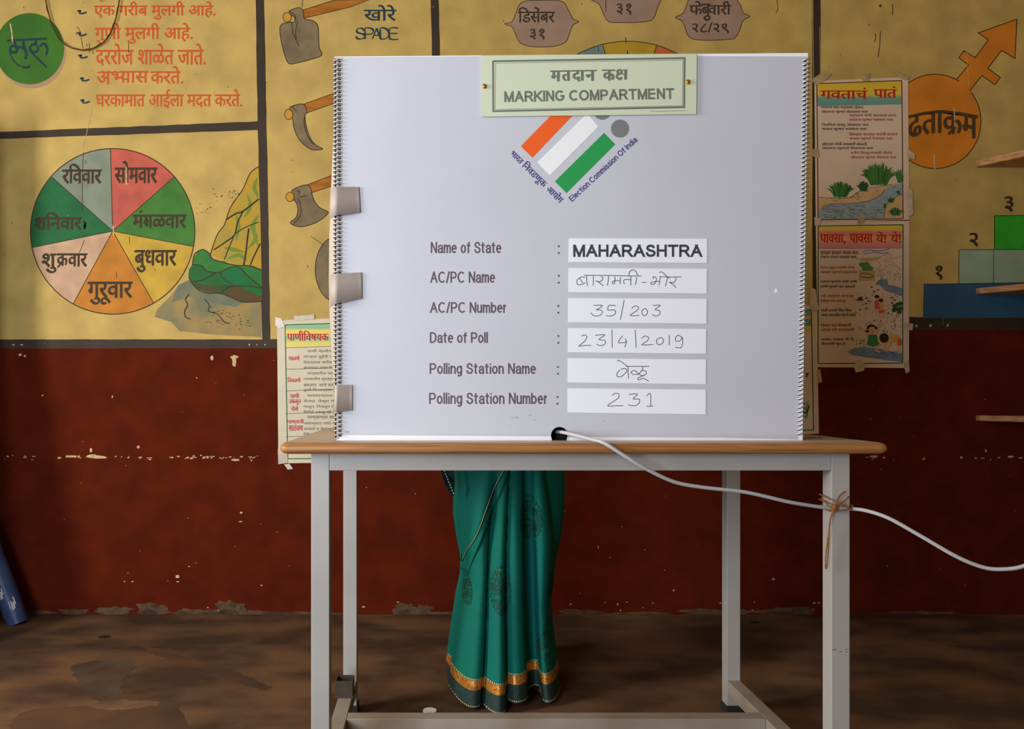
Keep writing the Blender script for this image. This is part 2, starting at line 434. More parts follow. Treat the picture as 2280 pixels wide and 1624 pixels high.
word(c, [('रविवार', 138, 366, 227, 410), ('सोमवार', 255, 360, 351, 409), ('मंगळवार', 295, 470, 416, 509), ('बुधवार', 299, 558, 394, 607),
         ('गुरूवार', 195, 629, 296, 679), ('शु', 93, 566, 126, 609), ('क', 126, 566, 152, 593), ('वार', 151, 566, 195, 595), ('शनिवार', 77, 474, 183, 513)], letter)
rakar(c, 138, 586, 13, letter)
for p in (((186, 492), (189, 497), (188, 506), (190, 500), (189, 511)), ((325, 485), (328, 492), (326, 501), (329, 503))): c.line(p, 5, outline, 5, sm=3)
for x, y, h in ((288, 528, 14), (259, 605, 14), (191, 357, 8), (345, 598, 5)): c.line([(x, y), (x + .6, y + h)], 1.2, outline, 4)
for p in ([(281, 372), (282, 395), (282, 412)], [(252, 503), (253, 525)]): c.line(p, 2.6, plaster, 6)
c.build('weekday_wheel_painting', wall)

# landscape ------------------------------------------------------------------
c = wall_canvas()
def k2(pts): return [(x / 3.1226, 280 + y / 3.1226) for x, y in pts]
hill_y = mat('hill_yellow_paint', C(196, 152, 40, gain=PG), .75, col2=C(168, 150, 62, gain=PG), scale=16)
hill_g = mat('hill_green_paint', C(66, 132, 44, gain=PG), .75, col2=C(46, 118, 52, gain=PG), scale=14)
hill_d = mat('hill_deep_green_paint', C(24, 112, 58, gain=PG), .75, col2=C(40, 98, 42, gain=PG), scale=14)
hill_r = mat('bank_red_brown_paint', C(98, 66, 34, gain=PG), .75, col2=C(52, 84, 36, gain=PG), scale=18)
watr = mat('washed_water_paint', C(122, 122, 92, gain=PG), .75, col2=C(166, 138, 82, gain=PG), scale=7, lo=.4, hi=.6)
watr2 = mat('water_blue_paint', C(98, 110, 98, gain=PG), .75, col2=C(128, 124, 92, gain=PG), scale=12)
blob = mat('leaf_green_brush_paint', C(120, 138, 44, gain=PG), .75)
c.poly(k2([(1310, 1075), (1240, 1115), (1175, 1195), (1095, 1275), (1075, 1330), (1190, 1365), (1250, 1430), (1500, 1455), (1818, 1470), (1820, 1218), (1690, 1222), (1530, 1160), (1380, 1120)]), watr, 1)
c.poly(k2([(1310, 1075), (1240, 1110), (1210, 1170), (1190, 1230), (1330, 1190), (1480, 1230), (1640, 1262), (1690, 1235), (1530, 1160), (1380, 1120)]), watr2, 2)
c.poly(k2([(1797, 285), (1740, 330), (1690, 440), (1620, 540), (1590, 600), (1560, 690), (1510, 760), (1470, 885), (1460, 900), (1560, 940), (1640, 970), (1740, 975), (1818, 1005), (1810, 600)]), hill_y, 2)
for p in ([(1720, 480), (1740, 560), (1700, 640)], [(1790, 360), (1770, 430), (1795, 500)], [(1640, 620), (1660, 700), (1640, 800)], [(1740, 700), (1780, 780), (1720, 860)], [(1560, 850), (1620, 860), (1700, 880)], [(1800, 620), (1760, 700), (1800, 850)], [(1580, 930), (1660, 900), (1720, 940)]):
    c.line(k2(p), 9, blob, 3, sm=5, taper=True)
c.poly(k2([(1340, 965), (1345, 920), (1375, 875), (1415, 862), (1460, 895), (1465, 925), (1520, 945), (1560, 940), (1600, 970), (1740, 978), (1820, 1005), (1820, 1120), (1690, 1050), (1500, 1080), (1380, 1060)]), hill_g, 3)
c.poly(k2([(1340, 962), (1400, 975), (1440, 1010), (1520, 1020), (1600, 990), (1690, 990), (1720, 1040), (1820, 1120), (1821, 1195), (1740, 1160), (1650, 1110), (1560, 1110), (1430, 1120), (1340, 1085), (1310, 1045), (1315, 1000)]), hill_d, 4)
c.poly(k2([(1312, 1050), (1340, 1080), (1430, 1110), (1560, 1105), (1650, 1108), (1740, 1155), (1821, 1190), (1821, 1222), (1690, 1228), (1620, 1200), (1530, 1165), (1440, 1160), (1370, 1135), (1325, 1085)]), hill_r, 5)
for p, w in (([(1797, 285), (1740, 330), (1690, 440), (1620, 540), (1590, 600), (1560, 690), (1510, 760), (1462, 895)], 2), ([(1570, 655), (1640, 612), (1690, 595), (1800, 510)], 3.5), ([(1690, 595), (1650, 680), (1630, 760), (1560, 815), (1485, 865)], 3), ([(1630, 760), (1600, 830), (1560, 930)], 2), ([(1640, 750), (1700, 710), (1800, 670)], 2),
             ([(1730, 715), (1720, 790), (1710, 880), (1695, 970)], 3.5), ([(1810, 820), (1770, 900), (1740, 970)], 3), ([(1460, 895), (1475, 925), (1530, 945), (1640, 972), (1740, 976), (1820, 1006)], 2.5),
             ([(1338, 965), (1350, 900), (1375, 875), (1415, 862), (1460, 895), (1465, 925)], 2.2), ([(1335, 965), (1400, 975), (1440, 1012), (1520, 1020), (1600, 988), (1660, 985), (1720, 1040), (1818, 1125)], 2.2), ([(1530, 1022), (1560, 1070), (1620, 1105)], 1.6), ([(1340, 1085), (1420, 1070), (1500, 1022)], 2), ([(1818, 1130), (1720, 1115), (1600, 1120), (1540, 1160)], 2), ([(1312, 1050), (1330, 1090), (1380, 1142), (1440, 1165), (1530, 1167), (1620, 1200), (1690, 1228), (1821, 1222)], 2),
             ([(1315, 1172), (1290, 1210), (1305, 1245), (1285, 1290), (1290, 1330), (1325, 1345)], 2.5), ([(1420, 1205), (1455, 1250), (1450, 1290), (1510, 1310), (1560, 1365), (1600, 1375)], 2)):
    c.line(k2(p), w, outline, 7, sm=5)
for i in range(70):
    x, y = rnd.choice(((1420, 580), (1600, 480), (1490, 480), (1480, 1370), (1600, 1350), (1700, 1390), (1500, 1300))); x += rnd.gauss(0, 45); y += rnd.gauss(0, 22)
    l = rnd.uniform(4, 16); a = rnd.uniform(-.6, .3)
    if x < 1810: c.line(k2([(x, y), (x + l * math.cos(a), y + l * math.sin(a))]), rnd.uniform(.8, 1.8), outline, 8)
c.build('landscape_painting', wall)

# green circle and the five orange lines ---------------------------------------
c = wall_canvas()
def k1(pts): return [(x / 3.677, y / 3.677) for x, y in pts]
c.ell(71, 117, 76, 80, mat('circle_underpaint', C(178, 142, 104, gain=PG), .75), 1)
c.ell(66, 108.6, 77, 79.5, mat('circle_green_paint', C(58, 112, 26, gain=PG), .7, var=.15, scale=10), 2)
ink = mat('circle_blue_ink', C(26, 56, 62, gain=PG), .7)
kc = lambda pts: [(x / 14.25, 80 + y / 14.25) for x, y in pts]
ring = lambda cx_, cy_, r, a0=0, a1=360: [(cx_ + r * math.cos(R(a)), cy_ + r * math.sin(R(a))) for a in range(a0, a1 + 1, 20)]
for p, w in (([(220, 155), (700, 125), (1490, 85)], 6.4), ([(480, 110), (475, 210), (500, 310), (560, 390), (560, 480)], 6.2), (ring(430, 425, 105, 90, 420), 6), ([(400, 520), (480, 530), (545, 480)], 8), ([(305, 440), (335, 590), (420, 760), (560, 910), (740, 990)], 3.2), ([(720, 990), (850, 1005), (950, 950)], 7), ([(540, 370), (640, 350), (740, 400)], 6), ([(745, 120), (745, 280), (790, 420), (840, 560), (810, 740)], 7.5),
             ([(1140, 110), (1140, 320)], 7), (ring(1085, 395, 125, -30, 300), 7), ([(940, 450), (1060, 580), (1250, 770), (1490, 1005)], 4.6), ([(1290, 350), (1340, 255), (1430, 265), (1495, 370), (1500, 500), (1455, 620)], 6.6)):
    c.nib(kc(p), w, ink, 3, thin=.8)
c.line(k1([(85, 195), (98, 270), (102, 345)]), 3, plaster, 5)
c.build('green_circle_painting', wall)
c = wall_canvas()
OR = ((0, 0), (.7, -.5), (1.4, -1.0))
for s, x0, y0, x1, y1 in (('एक गरीब मुलगी आहे.', 209, 4, 481, 44), ('गुणी मुलगी आहे.', 211, 52, 430, 98), ('दररोज शाळेत जाते.', 213, 98, 459, 147), ('घरकामात आईला मदत करते.', 213, 200, 540, 242)):
    c.text(s, x0, y0, x1 - 2, y1, orangep, 1, OR)
word(c, [('अ', 216, 159, 247, 188), ('भ', 248, 159, 276, 185, .80), ('यास', 266, 159, 331, 185), ('करते.', 335, 148, 408, 187)], orangep, 1, OR)
c.line([(216, 161.5), (331, 160.5)], 2.6, orangep, 2)
for x, y in ((172, 27), (172, 76), (174, 126), (178, 177), (179, 226)):
    c.nib([(x, y - 2), (x + 8, y - 3), (x + 4, y + 2), (x + 12, y + 3), (x + 21, y)], 4, bluep, 1, ang=70, thin=.3)
c.nib([(222, 0), (229, 3), (236, 0)], 3, orangep, 1)
for x, y, h in ((53, 15, 4), (199, 96, 22), (207, 112, 8), (286, 96, 22), (193, 98, 5), (170, 72, 6)): c.line([(x, y), (x + .5, y + h)], 1.4, outline, 3)
c.build('orange_wall_writing', wall)

# tools ---------------------------------------------------------------------------
iron = mat('tool_grey_paint', C(142, 122, 88, gain=PG), .75, var=.2, scale=16, col2=C(118, 98, 72, gain=PG))
wood = mat('tool_handle_paint', C(188, 118, 30, gain=PG), .75, col2=C(160, 92, 24, gain=PG), scale=14, stretch=(1, 1, 5))
endw = mat('tool_handle_end_paint', C(206, 150, 46, gain=PG), .75)
def k3(pts): return [(560 + x / 2.9, y / 2.9) for x, y in pts]
def tool(name, handle, head, end, extra=()):
    c = wall_canvas()
    c.poly(k3(handle), wood, 1); c.line(k3(handle), 1.6, outline, 2, closed=True)
    c.poly([tuple(p)[:2] for p in catmull([(x, y, 0) for x, y in k3(head)], 3, True)], iron, 3); c.line(k3(head), 1.8, outline, 4, closed=True, sm=3)
    ex, ey, rx, ry = end; (ex, ey), = k3([(ex, ey)])
    c.poly([(ex, ey - ry / 2.9), (ex + 6, ey - ry / 2.9 - 2), (ex + 9, ey + ry / 2.9 - 3), (ex, ey + ry / 2.9)], wood, 5)
    c.ell(ex, ey, rx / 2.9, ry / 2.9, endw, 6); c.line([(ex + rx / 2.9 * math.cos(R(t)), ey + ry / 2.9 * math.sin(R(t))) for t in range(0, 360, 15)], 1.5, outline, 7, closed=True)
    for p in extra: c.line(k3(p), 1.6, outline, 7, sm=4)
    return c, name
c, n = tool('spade', [(325, 68), (540, 0), (760, 0), (640, 45), (338, 118)], [(188, 165), (235, 145), (285, 140), (275, 112), (242, 78), (268, 60), (310, 50), (335, 75), (342, 122), (390, 132), (428, 165), (433, 250), (438, 310), (453, 357), (380, 385), (300, 405), (240, 410), (207, 330), (186, 230)], (230, 112, 27, 30),
     ([(258, 140), (270, 220), (308, 300)], [(300, 140), (285, 200), (290, 260)], [(240, 72), (270, 90), (285, 112), (275, 135)]))
c.line(k3([(330, 0), (326, 50)]), 1.2, outline, 7); c.build('spade_painting', wall)
c, n = tool('sickle', [(340, 672), (530, 604), (530, 668), (356, 730)], [(245, 705), (265, 685), (325, 671), (350, 690), (356, 728), (345, 745), (352, 810), (375, 885), (412, 935), (460, 963), (400, 969), (355, 948), (308, 900), (275, 830), (266, 770)], (240, 740, 26, 33), ([(344, 748), (340, 800), (362, 880), (400, 935)], [(262, 690), (290, 720)]))
c.build('sickle_painting', wall)
c, n = tool('axe', [(360, 1194), (540, 1125), (540, 1195), (386, 1245)], [(258, 1240), (285, 1216), (345, 1195), (378, 1206), (387, 1240), (402, 1292), (440, 1342), (495, 1370), (470, 1402), (420, 1436), (360, 1458), (300, 1464), (250, 1440), (286, 1408), (298, 1368), (294, 1320), (274, 1290)], (248, 1272, 26, 30),
     ([(300, 1280), (318, 1330), (316, 1390), (275, 1445)], [(290, 1235), (310, 1245), (300, 1262)], [(300, 1228), (315, 1240)], [(310, 1275), (360, 1262)]))
c.build('axe_painting', wall)
c = wall_canvas(); c.ell(748, 600, 46, 72, iron, 1); c.line([(748 + 46 * math.cos(R(t)), 600 + 72 * math.sin(R(t))) for t in range(0, 360, 8)], 1.8, outline, 2, closed=True)
c.line([(692, 526), (710, 538), (722, 549)], 1, outline, 2); c.build('round_blade_painting', wall)
c = wall_canvas()
bl2 = ((0, 0), (.9, -.5), (1.7, -.9))
c.text('खोरे', 810, 12, 881, 47, bluep, 1, bl2)
for s, x in (('S', 793), ('P', 813), ('A', 829), ('D', 847), ('E', 868)):
    adv, st = SANS[s]
    for q in st: c.nib([(x + a * 19 / max(adv, .6), 87 - b * 24) for a, b in q], 5, bluep, 1, ang=-35, thin=.5, sm=2)
c.build('spade_caption_writing', wall)

# months --------------------------------------------------------------------------
mauve = mat('month_badge_paint', C(170, 138, 116, gain=PG), .75, var=.12, scale=12)
brown = mat('month_lettering_paint', C(72, 56, 40, gain=PG), .75)
def k4(pts): return [(960 + x / 2.5333, y / 2.5333) for x, y in pts]
def badge(pts, words):
    c = wall_canvas(); q = [tuple(p)[:2] for p in catmull([(x, y, 0) for x, y in k4(pts)], 4, True)]
    c.poly(q, mauve, 1); c.line(q, 1.5, outline, 2, closed=True)
    for s, x0, y0, x1, y1, *cl in words:
        (x0, y0), (x1, y1) = k4([(x0, y0), (x1, y1)]); c.text(s, x0, y0, x1 - 1.4, y1, brown, 3, ((0, 0), (.7, -.4), (1.4, -.8)), clip=cl[0] if cl else None)
    return c
b = badge([(415, 135), (455, 122), (478, 75), (498, 28), (530, 6), (600, 2), (700, 2), (748, 14), (775, 60), (800, 106), (833, 122), (800, 142), (780, 190), (758, 238), (700, 260), (630, 265), (560, 262), (500, 240), (475, 190), (455, 152)], [('डिसेंबर', 490, 42, 698, 128), ('३१', 555, 165, 640, 225)]); b.build('december_badge_painting', wall)
b = badge([(860, -20), (905, 0), (948, 25), (972, 80), (1002, 122), (1070, 128), (1180, 125), (1248, 110), (1275, 50), (1298, 0), (1330, -20), (1298, -40), (1275, -95), (1240, -135), (1150, -140), (1000, -138), (960, -110), (935, -55), (905, -35)], [('३१', 1045, 22, 1130, 85), ('जानेवारी', 990, -100, 1220, -15)])
b.line(k4([(985, 0), (984, 66)]), 1.5, outline, 4); b.build('january_badge_painting', wall)
b = badge([(1378, 98), (1420, 76), (1440, 30), (1462, -20), (1510, -38), (1600, -40), (1670, -34), (1715, -10), (1745, 30), (1760, 72), (1797, 93), (1760, 115), (1740, 170), (1712, 214), (1650, 225), (1500, 225), (1450, 202), (1430, 150), (1412, 117)], [('फे', 1455, 8, 1532, 85), ('बु', 1524, 22, 1575, 118), ('वारी', 1560, 8, 1692, 85), ('२८/२९', 1470, 130, 1680, 190)])
b.nib(k4([(1562, 84), (1550, 92), (1540, 100)]), 2.5, brown, 3, ang=45); b.build('february_badge_painting', wall)
c = wall_canvas(); mc = (1398, 324)
for a0, a1, col in ((-104, -74, (196, 158, 44)), (-74, -44, (200, 104, 52)), (-134, -104, (126, 146, 140)), (-44, -14, (90, 140, 70)), (-164, -134, (190, 120, 110)), (-14, 16, (150, 120, 80)), (16, 46, (196, 158, 44)), (46, 76, (126, 146, 140)), (76, 106, (190, 120, 110)), (106, 136, (90, 140, 70)), (136, 166, (200, 104, 52)), (166, 196, (150, 110, 140))):
    c.ell(*mc, 232, 232, mat('month_wheel_paint_%d' % a0, C(*col, gain=PG), .75, var=.12, scale=12), 1, a0, a1, 16)
    c.line([mc, (mc[0] + 232 * math.cos(R(a0)), mc[1] + 232 * math.sin(R(a0)))], 1.7, outline, 2)
c.line([(mc[0] + 232 * math.cos(R(t)), mc[1] + 232 * math.sin(R(t))) for t in range(0, 360, 3)], 1.8, outline, 3, closed=True)
c.line([(1393, 84), (1394, 97)], 1.8, outline, 3); c.line([(1397, 113), (1397, 126)], 2.4, outline, 3); c.line([(1332, 103), (1333, 114)], 1.3, outline, 3)
c.build('month_wheel_painting', wall)
c = wall_canvas()
c.line(k4([(1950, 0), (1955, 50), (1943, 75)]), 1.3, outline, 1, sm=4)
for p in ([(770, 30), (769, 115)], [(640, 250), (642, 285), (633, 318)], [(677, 235), (672, 350), (660, 430)], [(593, 180), (594, 195)]): c.line([(1760 + x / 3.383, y / 3.383) for x, y in p], 1.7, outline, 1)
c.ell(1960, 13, 3, 3, outline, 1, n=10)
rr = random.Random(9)
for i in range(90):
    x, y = rr.uniform(0, 2280), rr.uniform(0, 740); l = rr.uniform(1, 4)
    c.line([(x, y), (x + rr.uniform(-1, 2), y + l)], rr.uniform(.8, 1.8), rr.choice((outline, letter, plaster)), 1)
for p in ([(205, 240), (196, 285), (183, 335)], [(186, 340), (184, 380), (183, 470)], [(188, 535), (178, 560), (170, 570)], [(170, 60), (178, 70), (186, 115)]): c.line(p, 1.1, plaster if p[0][1] > 200 and p[0][1] < 300 else letter, 9, sm=4)
c.build('wall_scratches', wall)['kind'] = 'stuff'

# ascending-order arrow, steps ------------------------------------------------------
c = wall_canvas()
arrow = mat('arrow_orange_paint', C(222, 132, 30, gain=PG), .75, var=.15, scale=7)
def k5(pts): return [(1760 + x / 3.383, y / 3.383) for x, y in pts]
c.ell(2082, 270.5, 102, 105, arrow, 1)
ap = [(1250, 600), (1340, 490), (1268, 435), (1305, 382), (1390, 435), (1490, 300), (1415, 248), (1705, 145), (1690, 440), (1590, 380), (1485, 515), (1580, 585), (1540, 637), (1440, 570), (1350, 685)]
c.poly(k5(ap + [(1280, 720), (1200, 640)]), arrow, 2)
c.line(k5(ap), 1.9, outline, 3)
c.line([(2082 + 102 * math.cos(R(t)), 270.5 + 105 * math.sin(R(t))) for t in range(-38, 303, 5)], 1.9, outline, 3)
dk = mat('arrow_lettering_paint', C(86, 62, 34, gain=PG), .75)
wp = lambda u: -12 * math.sin(math.pi * min(1, u * 1.05)) * 1.0
st = ((0, 0), (1.2, -.6), (2.4, -1.2), (3.6, -1.8))
c.text('ढताकम', 2020, 259, 2174, 310, dk, 4, st, warp=wp)
rakar(c, 2128, 283, 22, dk, 5, 6); c.line([(2124, 238), (2126, 283)], 2.5, plaster, 6); c.line([(2079, 342), (2081, 376)], 2.6, plaster, 6)
c.line([(2150, 60), (2156, 190)], 1.2, plaster, 6)
c.build('ascending_arrow_painting', wall)
c = wall_canvas()
def k6(pts): return [(1760 + x / 3.69, 440 + y / 3.69) for x, y in pts]
c.poly(k6([(1675, 150), (2600, 140), (2600, 425), (1670, 425)]), mat('step_green_paint', C(48, 158, 34), .7, var=.15, scale=8), 1)
c.poly(k6([(1385, 430), (2600, 424), (2600, 700), (1382, 710)]), mat('step_grey_paint', C(142, 160, 130), .7, var=.15, scale=8), 2)
c.poly(k6([(1098, 713), (2600, 690), (2600, 985), (1092, 990)]), mat('step_blue_paint', C(42, 78, 106), .7, var=.15, scale=8), 3)
for p in ([(1675, 420), (1675, 150), (2600, 140)], [(1382, 710), (1385, 430), (2600, 424)], [(1670, 425), (1668, 705)], [(1092, 990), (1098, 713), (2600, 690)]): c.line(k6(p), 1.5, outline, 4)
nb = mat('step_number_paint', C(64, 50, 30, gain=PG), .75)
for s, x0, y0, x1, y1 in (('१', 1190, 565, 1250, 680), ('२', 1468, 295, 1545, 405), ('३', 1755, -5, 1832, 120)):
    (a, b_), (d, e) = k6([(x0, y0), (x1, y1)]); c.text(s, a, b_, d - 2.4, e, nb, 4, ((0, 0), (.8, -.5), (1.6, -1), (2.4, -1.5)))
c.build('number_steps_painting', wall)

# chipped paint and damp ---------------------------------------------------------------
c = wall_canvas(); rr = random.Random(21)
def chip(x, y, w, h, m=plaster):
    n = rr.randint(6, 9); c.poly([(x + w * rr.uniform(.6, 1.1) * math.cos(2 * math.pi * k / n), y + h * rr.uniform(.55, 1.1) * math.sin(2 * math.pi * k / n)) for k in range(n)], m, 3)
for x0, x1, n in ((0, 110, 9), (120, 180, 10), (250, 420, 12), (390, 580, 34), (1930, 1970, 6), (2040, 2060, 2), (2130, 2280, 10)):
    for i in range(n): chip(rr.uniform(x0, x1), 1019 + rr.gauss(0, 2.2), rr.uniform(1, 5), rr.uniform(.8, 2.2))
chip(158, 1017, 17, 3.5); chip(218, 1018, 28, 4.5); chip(205, 1015, 14, 4); chip(525, 1024, 12, 3.5); chip(1945, 1017, 10, 3); chip(2250, 1017, 10, 3)
for x, y, w, h in ((202, 1003, 4, 5), (308, 996, 4, 4.5), (250, 884, 2, 4), (95, 881, 2.5, 2.5), (537, 1142, 4, 3), (536, 1162, 5, 2), (395, 1285, 6, 4), (396, 1296, 4, 1.5), (277, 1295, 2.5, 2), (295, 1295, 3, 2), (582, 1304, 3, 2), (421, 1262, 3, 1.5), (436, 1254, 1.2, 1.2), (438, 842, 2, 2), (2195, 1004, 3, 4), (1500, 1315, 3, 2), (1722, 1290, 4, 3), (1332, 1218, 1, 5), (472, 798, 4, 7), (45, 790, 5, 4), (55, 793, 3, 3), (2040, 726, 3, 3), (2072, 725, 4, 4), (2110, 724, 2.5, 4), (30, 768, 3, 3), (48, 768, 4, 2), (555, 768, 2, 3), (572, 768, 1.5, 2), (590, 768, 2, 2)): chip(x, y, w, h)
chip(521, 806, 5, 17); chip(522, 795, 11, 5)
for i in range(60): chip(rr.uniform(0, 2280), rr.uniform(790, 1330), rr.uniform(.6, 1.5), rr.uniform(.6, 1.5))
def patch(x, y, w, h, m, n=34):
    ph = [rr.uniform(0, 6.3) for _ in range(4)]
    c.poly([(x + w * k_ * math.cos(a), min(y + h * k_ * math.sin(a), 1368.5)) for a, k_ in ((2 * math.pi * i / n, .78 + .13 * math.sin(3 * 2 * math.pi * i / n + ph[0]) + .10 * math.sin(7 * 2 * math.pi * i / n + ph[1]) + .07 * math.sin(12 * 2 * math.pi * i / n + ph[2]) + rr.uniform(-.05, .05)) for i in range(n))], m, 3)
damp2 = mat('damp_cement_dark', C(62, 46, 32), .95, var=.3, scale=50)
for x, y, w, h in ((254, 1362, 50, 14), (338, 1360, 44, 22), (412, 1364, 30, 10), (512, 1358, 42, 26), (452, 1364, 40, 9), (572, 1366, 60, 7), (905, 1360, 44, 18), (945, 1358, 22, 14), (1290, 1364, 60, 9), (1600, 1364, 110, 10), (1755, 1362, 80, 12), (2050, 1366, 90, 6), (60, 1364, 70, 8), (165, 1364, 40, 10), (1000, 1367, 120, 5), (700, 1367, 90, 5), (1420, 1367, 100, 5)): patch(x, y, w, h, damp)
for x, y, w, h in ((240, 1364, 22, 7), (330, 1364, 26, 8), (345, 1350, 12, 5), (408, 1366, 14, 5), (505, 1364, 30, 8), (520, 1348, 12, 6), (470, 1366, 30, 4), (620, 1366, 50, 4), (900, 1364, 20, 7), (1740, 1366, 40, 5), (2000, 1367, 60, 3)): patch(x, y, w, h, damp2)
for i in range(24): chip(rr.uniform(190, 2250), rr.uniform(1340, 1362), rr.uniform(1.5, 4), rr.uniform(1, 2.5))
o = c.build('chipped_paint', wall); o['kind'] = 'stuff'

# stains worn into the floor
FL = lambda u, v: Vector(((u - CX) * CH / (v - HZ), F * CH / (v - HZ), 0.0))
c = Canvas(FL, (0, 0, 1), .0003); ph0 = rr.random()
stain = mat('floor_stain_brown', C(92, 62, 40), .75, col2=C(70, 49, 34), scale=7); stain2 = mat('floor_stain_grey', C(86, 68, 52), .75, col2=C(70, 52, 39), scale=7); stain3 = mat('floor_worn_pale', C(118, 88, 62), .72, col2=C(90, 66, 47), scale=9)
def fpatch(pts, m, w_=7): c.poly([(p[0] + rr.uniform(-1, 1) * min(7, w_), p[1] + rr.uniform(-1, 1) * min(2.6, w_ * .3)) for p in catmull([(x, y, 0) for x, y in pts], 9, True)], m, 1)
fpatch([(170, 1480), (240, 1470), (300, 1478), (275, 1520), (262, 1560), (215, 1562), (190, 1540), (160, 1500)], stain2)
fpatch([(40, 1590), (180, 1572), (330, 1570), (395, 1572), (405, 1600), (400, 1640), (60, 1640)], stain)
fpatch([(200, 1566), (290, 1560), (360, 1566), (300, 1578), (220, 1580)], stain3)
fpatch([(320, 1440), (420, 1465), (520, 1495), (600, 1530), (570, 1535), (470, 1500), (380, 1475)], stain)
fpatch([(218, 1419), (236, 1415), (246, 1418), (240, 1422), (225, 1422)], mat('floor_scorch', C(42, 28, 20), .8), 1.5)
fpatch([(1670, 1385), (1686, 1384), (1692, 1388), (1676, 1389)], mat('floor_scorch', C(42, 28, 20), .8), 1.5)
c.build('floor_stains', bpy.data.objects['floor'])['kind'] = 'stuff'

# ------------------------------------------------------------------ string looped over the mural
o = thing('string', 'thin brown string hanging in a loop across the green circle on the wall', 'string', WALL(185, 110))
sm = mat('brown_string', C(92, 54, 24), .9, var=.3, scale=200)
lp = catmull([WALL(x, y) + Vector((0, -.010, 0)) for x, y in ((96, -40), (104, 0), (110, 30), (122, 66), (140, 96), (165, 110), (190, 114), (215, 108), (238, 92), (252, 68), (262, 36), (268, 0), (270, -40))], 6)
tube('strand', lp, .0021, sm, o, 6)
tube('strand', catmull([p + Vector((.001 * math.sin(i * 2.), -.003, .002 * math.cos(i * 2.))) for i, p in enumerate(lp[::2])], 2), .0014, sm, o, 5)
nm = mat('rusty_nail', C(70, 55, 45), .6, metal=.6)
for x in (96, 270): tube('nail', [WALL(x, -42) + Vector((0, .004, 0)), WALL(x, -42) + Vector((0, -.018, .002))], .0022, nm, o, 8)

# ------------------------------------------------------------------ wall posters
paper = mat('poster_paper', C(206, 180, 158), .45, var=.06, scale=10, spec=.5)
paperL = mat('poster_paper_cream', C(198, 182, 152), .45, var=.06, scale=10, spec=.5)
tape_m = mat('yellowed_adhesive_tape', C(168, 142, 104), .3, var=.2, scale=40, spec=.6)
tape_m2 = mat('pale_adhesive_tape', C(186, 164, 138), .3, var=.15, scale=40, spec=.6)
redink = mat('poster_red_ink', C(176, 28, 24), .6); blackink = mat('poster_black_ink', C(62, 46, 40), .6); marooni = mat('poster_maroon_ink', C(150, 62, 56), .6)
ruleR = mat('poster_maroon_rule', C(92, 22, 24), .6); ruleG = mat('poster_green_rule', C(22, 84, 42), .6)
def ramp_mat(name, stops, z0, z1):
    """a printed gradient band: colours run down the sheet."""
    m, nt, b = principled(name); b.inputs['Roughness'].default_value = .45
    tc = nt.nodes.new('ShaderNodeTexCoord'); sx = nt.nodes.new('ShaderNodeSeparateXYZ'); mr = nt.nodes.new('ShaderNodeMapRange'); r = nt.nodes.new('ShaderNodeValToRGB')
    mr.inputs['From Min'].default_value = z0; mr.inputs['From Max'].default_value = z1
    nt.links.new(tc.outputs['Object'], sx.inputs[0]); nt.links.new(sx.outputs['Z'], mr.inputs['Value']); nt.links.new(mr.outputs[0], r.inputs['Fac']); nt.links.new(r.outputs['Color'], b.inputs['Base Color'])
    e = r.color_ramp.elements
    while len(e) < len(stops): e.new(.5)
    for k, (p, col) in enumerate(stops): e[k].position = p; e[k].color = col
    return m
def poster(name, label, quad_, m, off):
    """a paper sheet with real thickness; returns the thing and a canvas for its print."""
    cx = sum(p[0] for p in quad_) / 4; cy = sum(p[1] for p in quad_) / 4
    t = thing(name, label, 'poster', WALL(cx, cy))
    nx = 6; vs, fs = [], []
    for side in (0, 1):
        for j in range(nx + 1):
            for i in range(nx + 1):
                u, v = i / nx, j / nx
                a = Vector(quad_[0]).lerp(Vector(quad_[1]), u); b_ = Vector(quad_[3]).lerp(Vector(quad_[2]), u); p = a.lerp(b_, v)
                vs.append(WALL(p[0], p[1]) + Vector((0, -off - (.0011 if side == 0 else 0), 0)))
    N = (nx + 1) ** 2
    for j in range(nx):
        for i in range(nx):
            q = (j * (nx + 1) + i, j * (nx + 1) + i + 1, (j + 1) * (nx + 1) + i + 1, (j + 1) * (nx + 1) + i)
            fs.append(q[::-1]); fs.append(tuple(k + N for k in q))
    edge = [i for i in range(nx + 1)] + [(j + 1) * (nx + 1) - 1 for j in range(1, nx + 1)] + [N - 1 - i for i in range(1, nx + 1)] + [(nx - j) * (nx + 1) for j in range(1, nx)]
    for a, b_ in zip(edge, edge[1:] + edge[:1]): fs.append((a, b_, b_ + N, a + N))
    link_mesh('sheet', vs, fs, [m], parent=t)
    return t, Canvas(WALL, (0, -1, 0), off + .0012)
def tape(t, pts, off, m=tape_m):
    """one torn strip of tape, slightly raised."""
    q = [(p[0], p[1]) for p in pts]; n = len(q)
    vs = [WALL(*p) + Vector((0, -off - .0006, 0)) for p in q] + [WALL(*p) + Vector((0, -off, 0)) for p in q]
    tri = tessellate_polygon([[Vector((p[0], p[1], 0)) for p in q]])
    fs = [tuple(x) for x in tri] + [tuple(i + n for i in x[::-1]) for x in tri] + [(i, (i + 1) % n, (i + 1) % n + n, i + n) for i in range(n)]
    return link_mesh('tape', vs, fs, [m], parent=t)
def lines(c, rows, m_alt, h=6.6):
    for s, x0, x1, y, k in rows: c.text(s, x0, y - h, x1, y + 1.6, m_alt[k], 4, ((0, 0), (.5, 0)))
MA = (blackink, marooni)

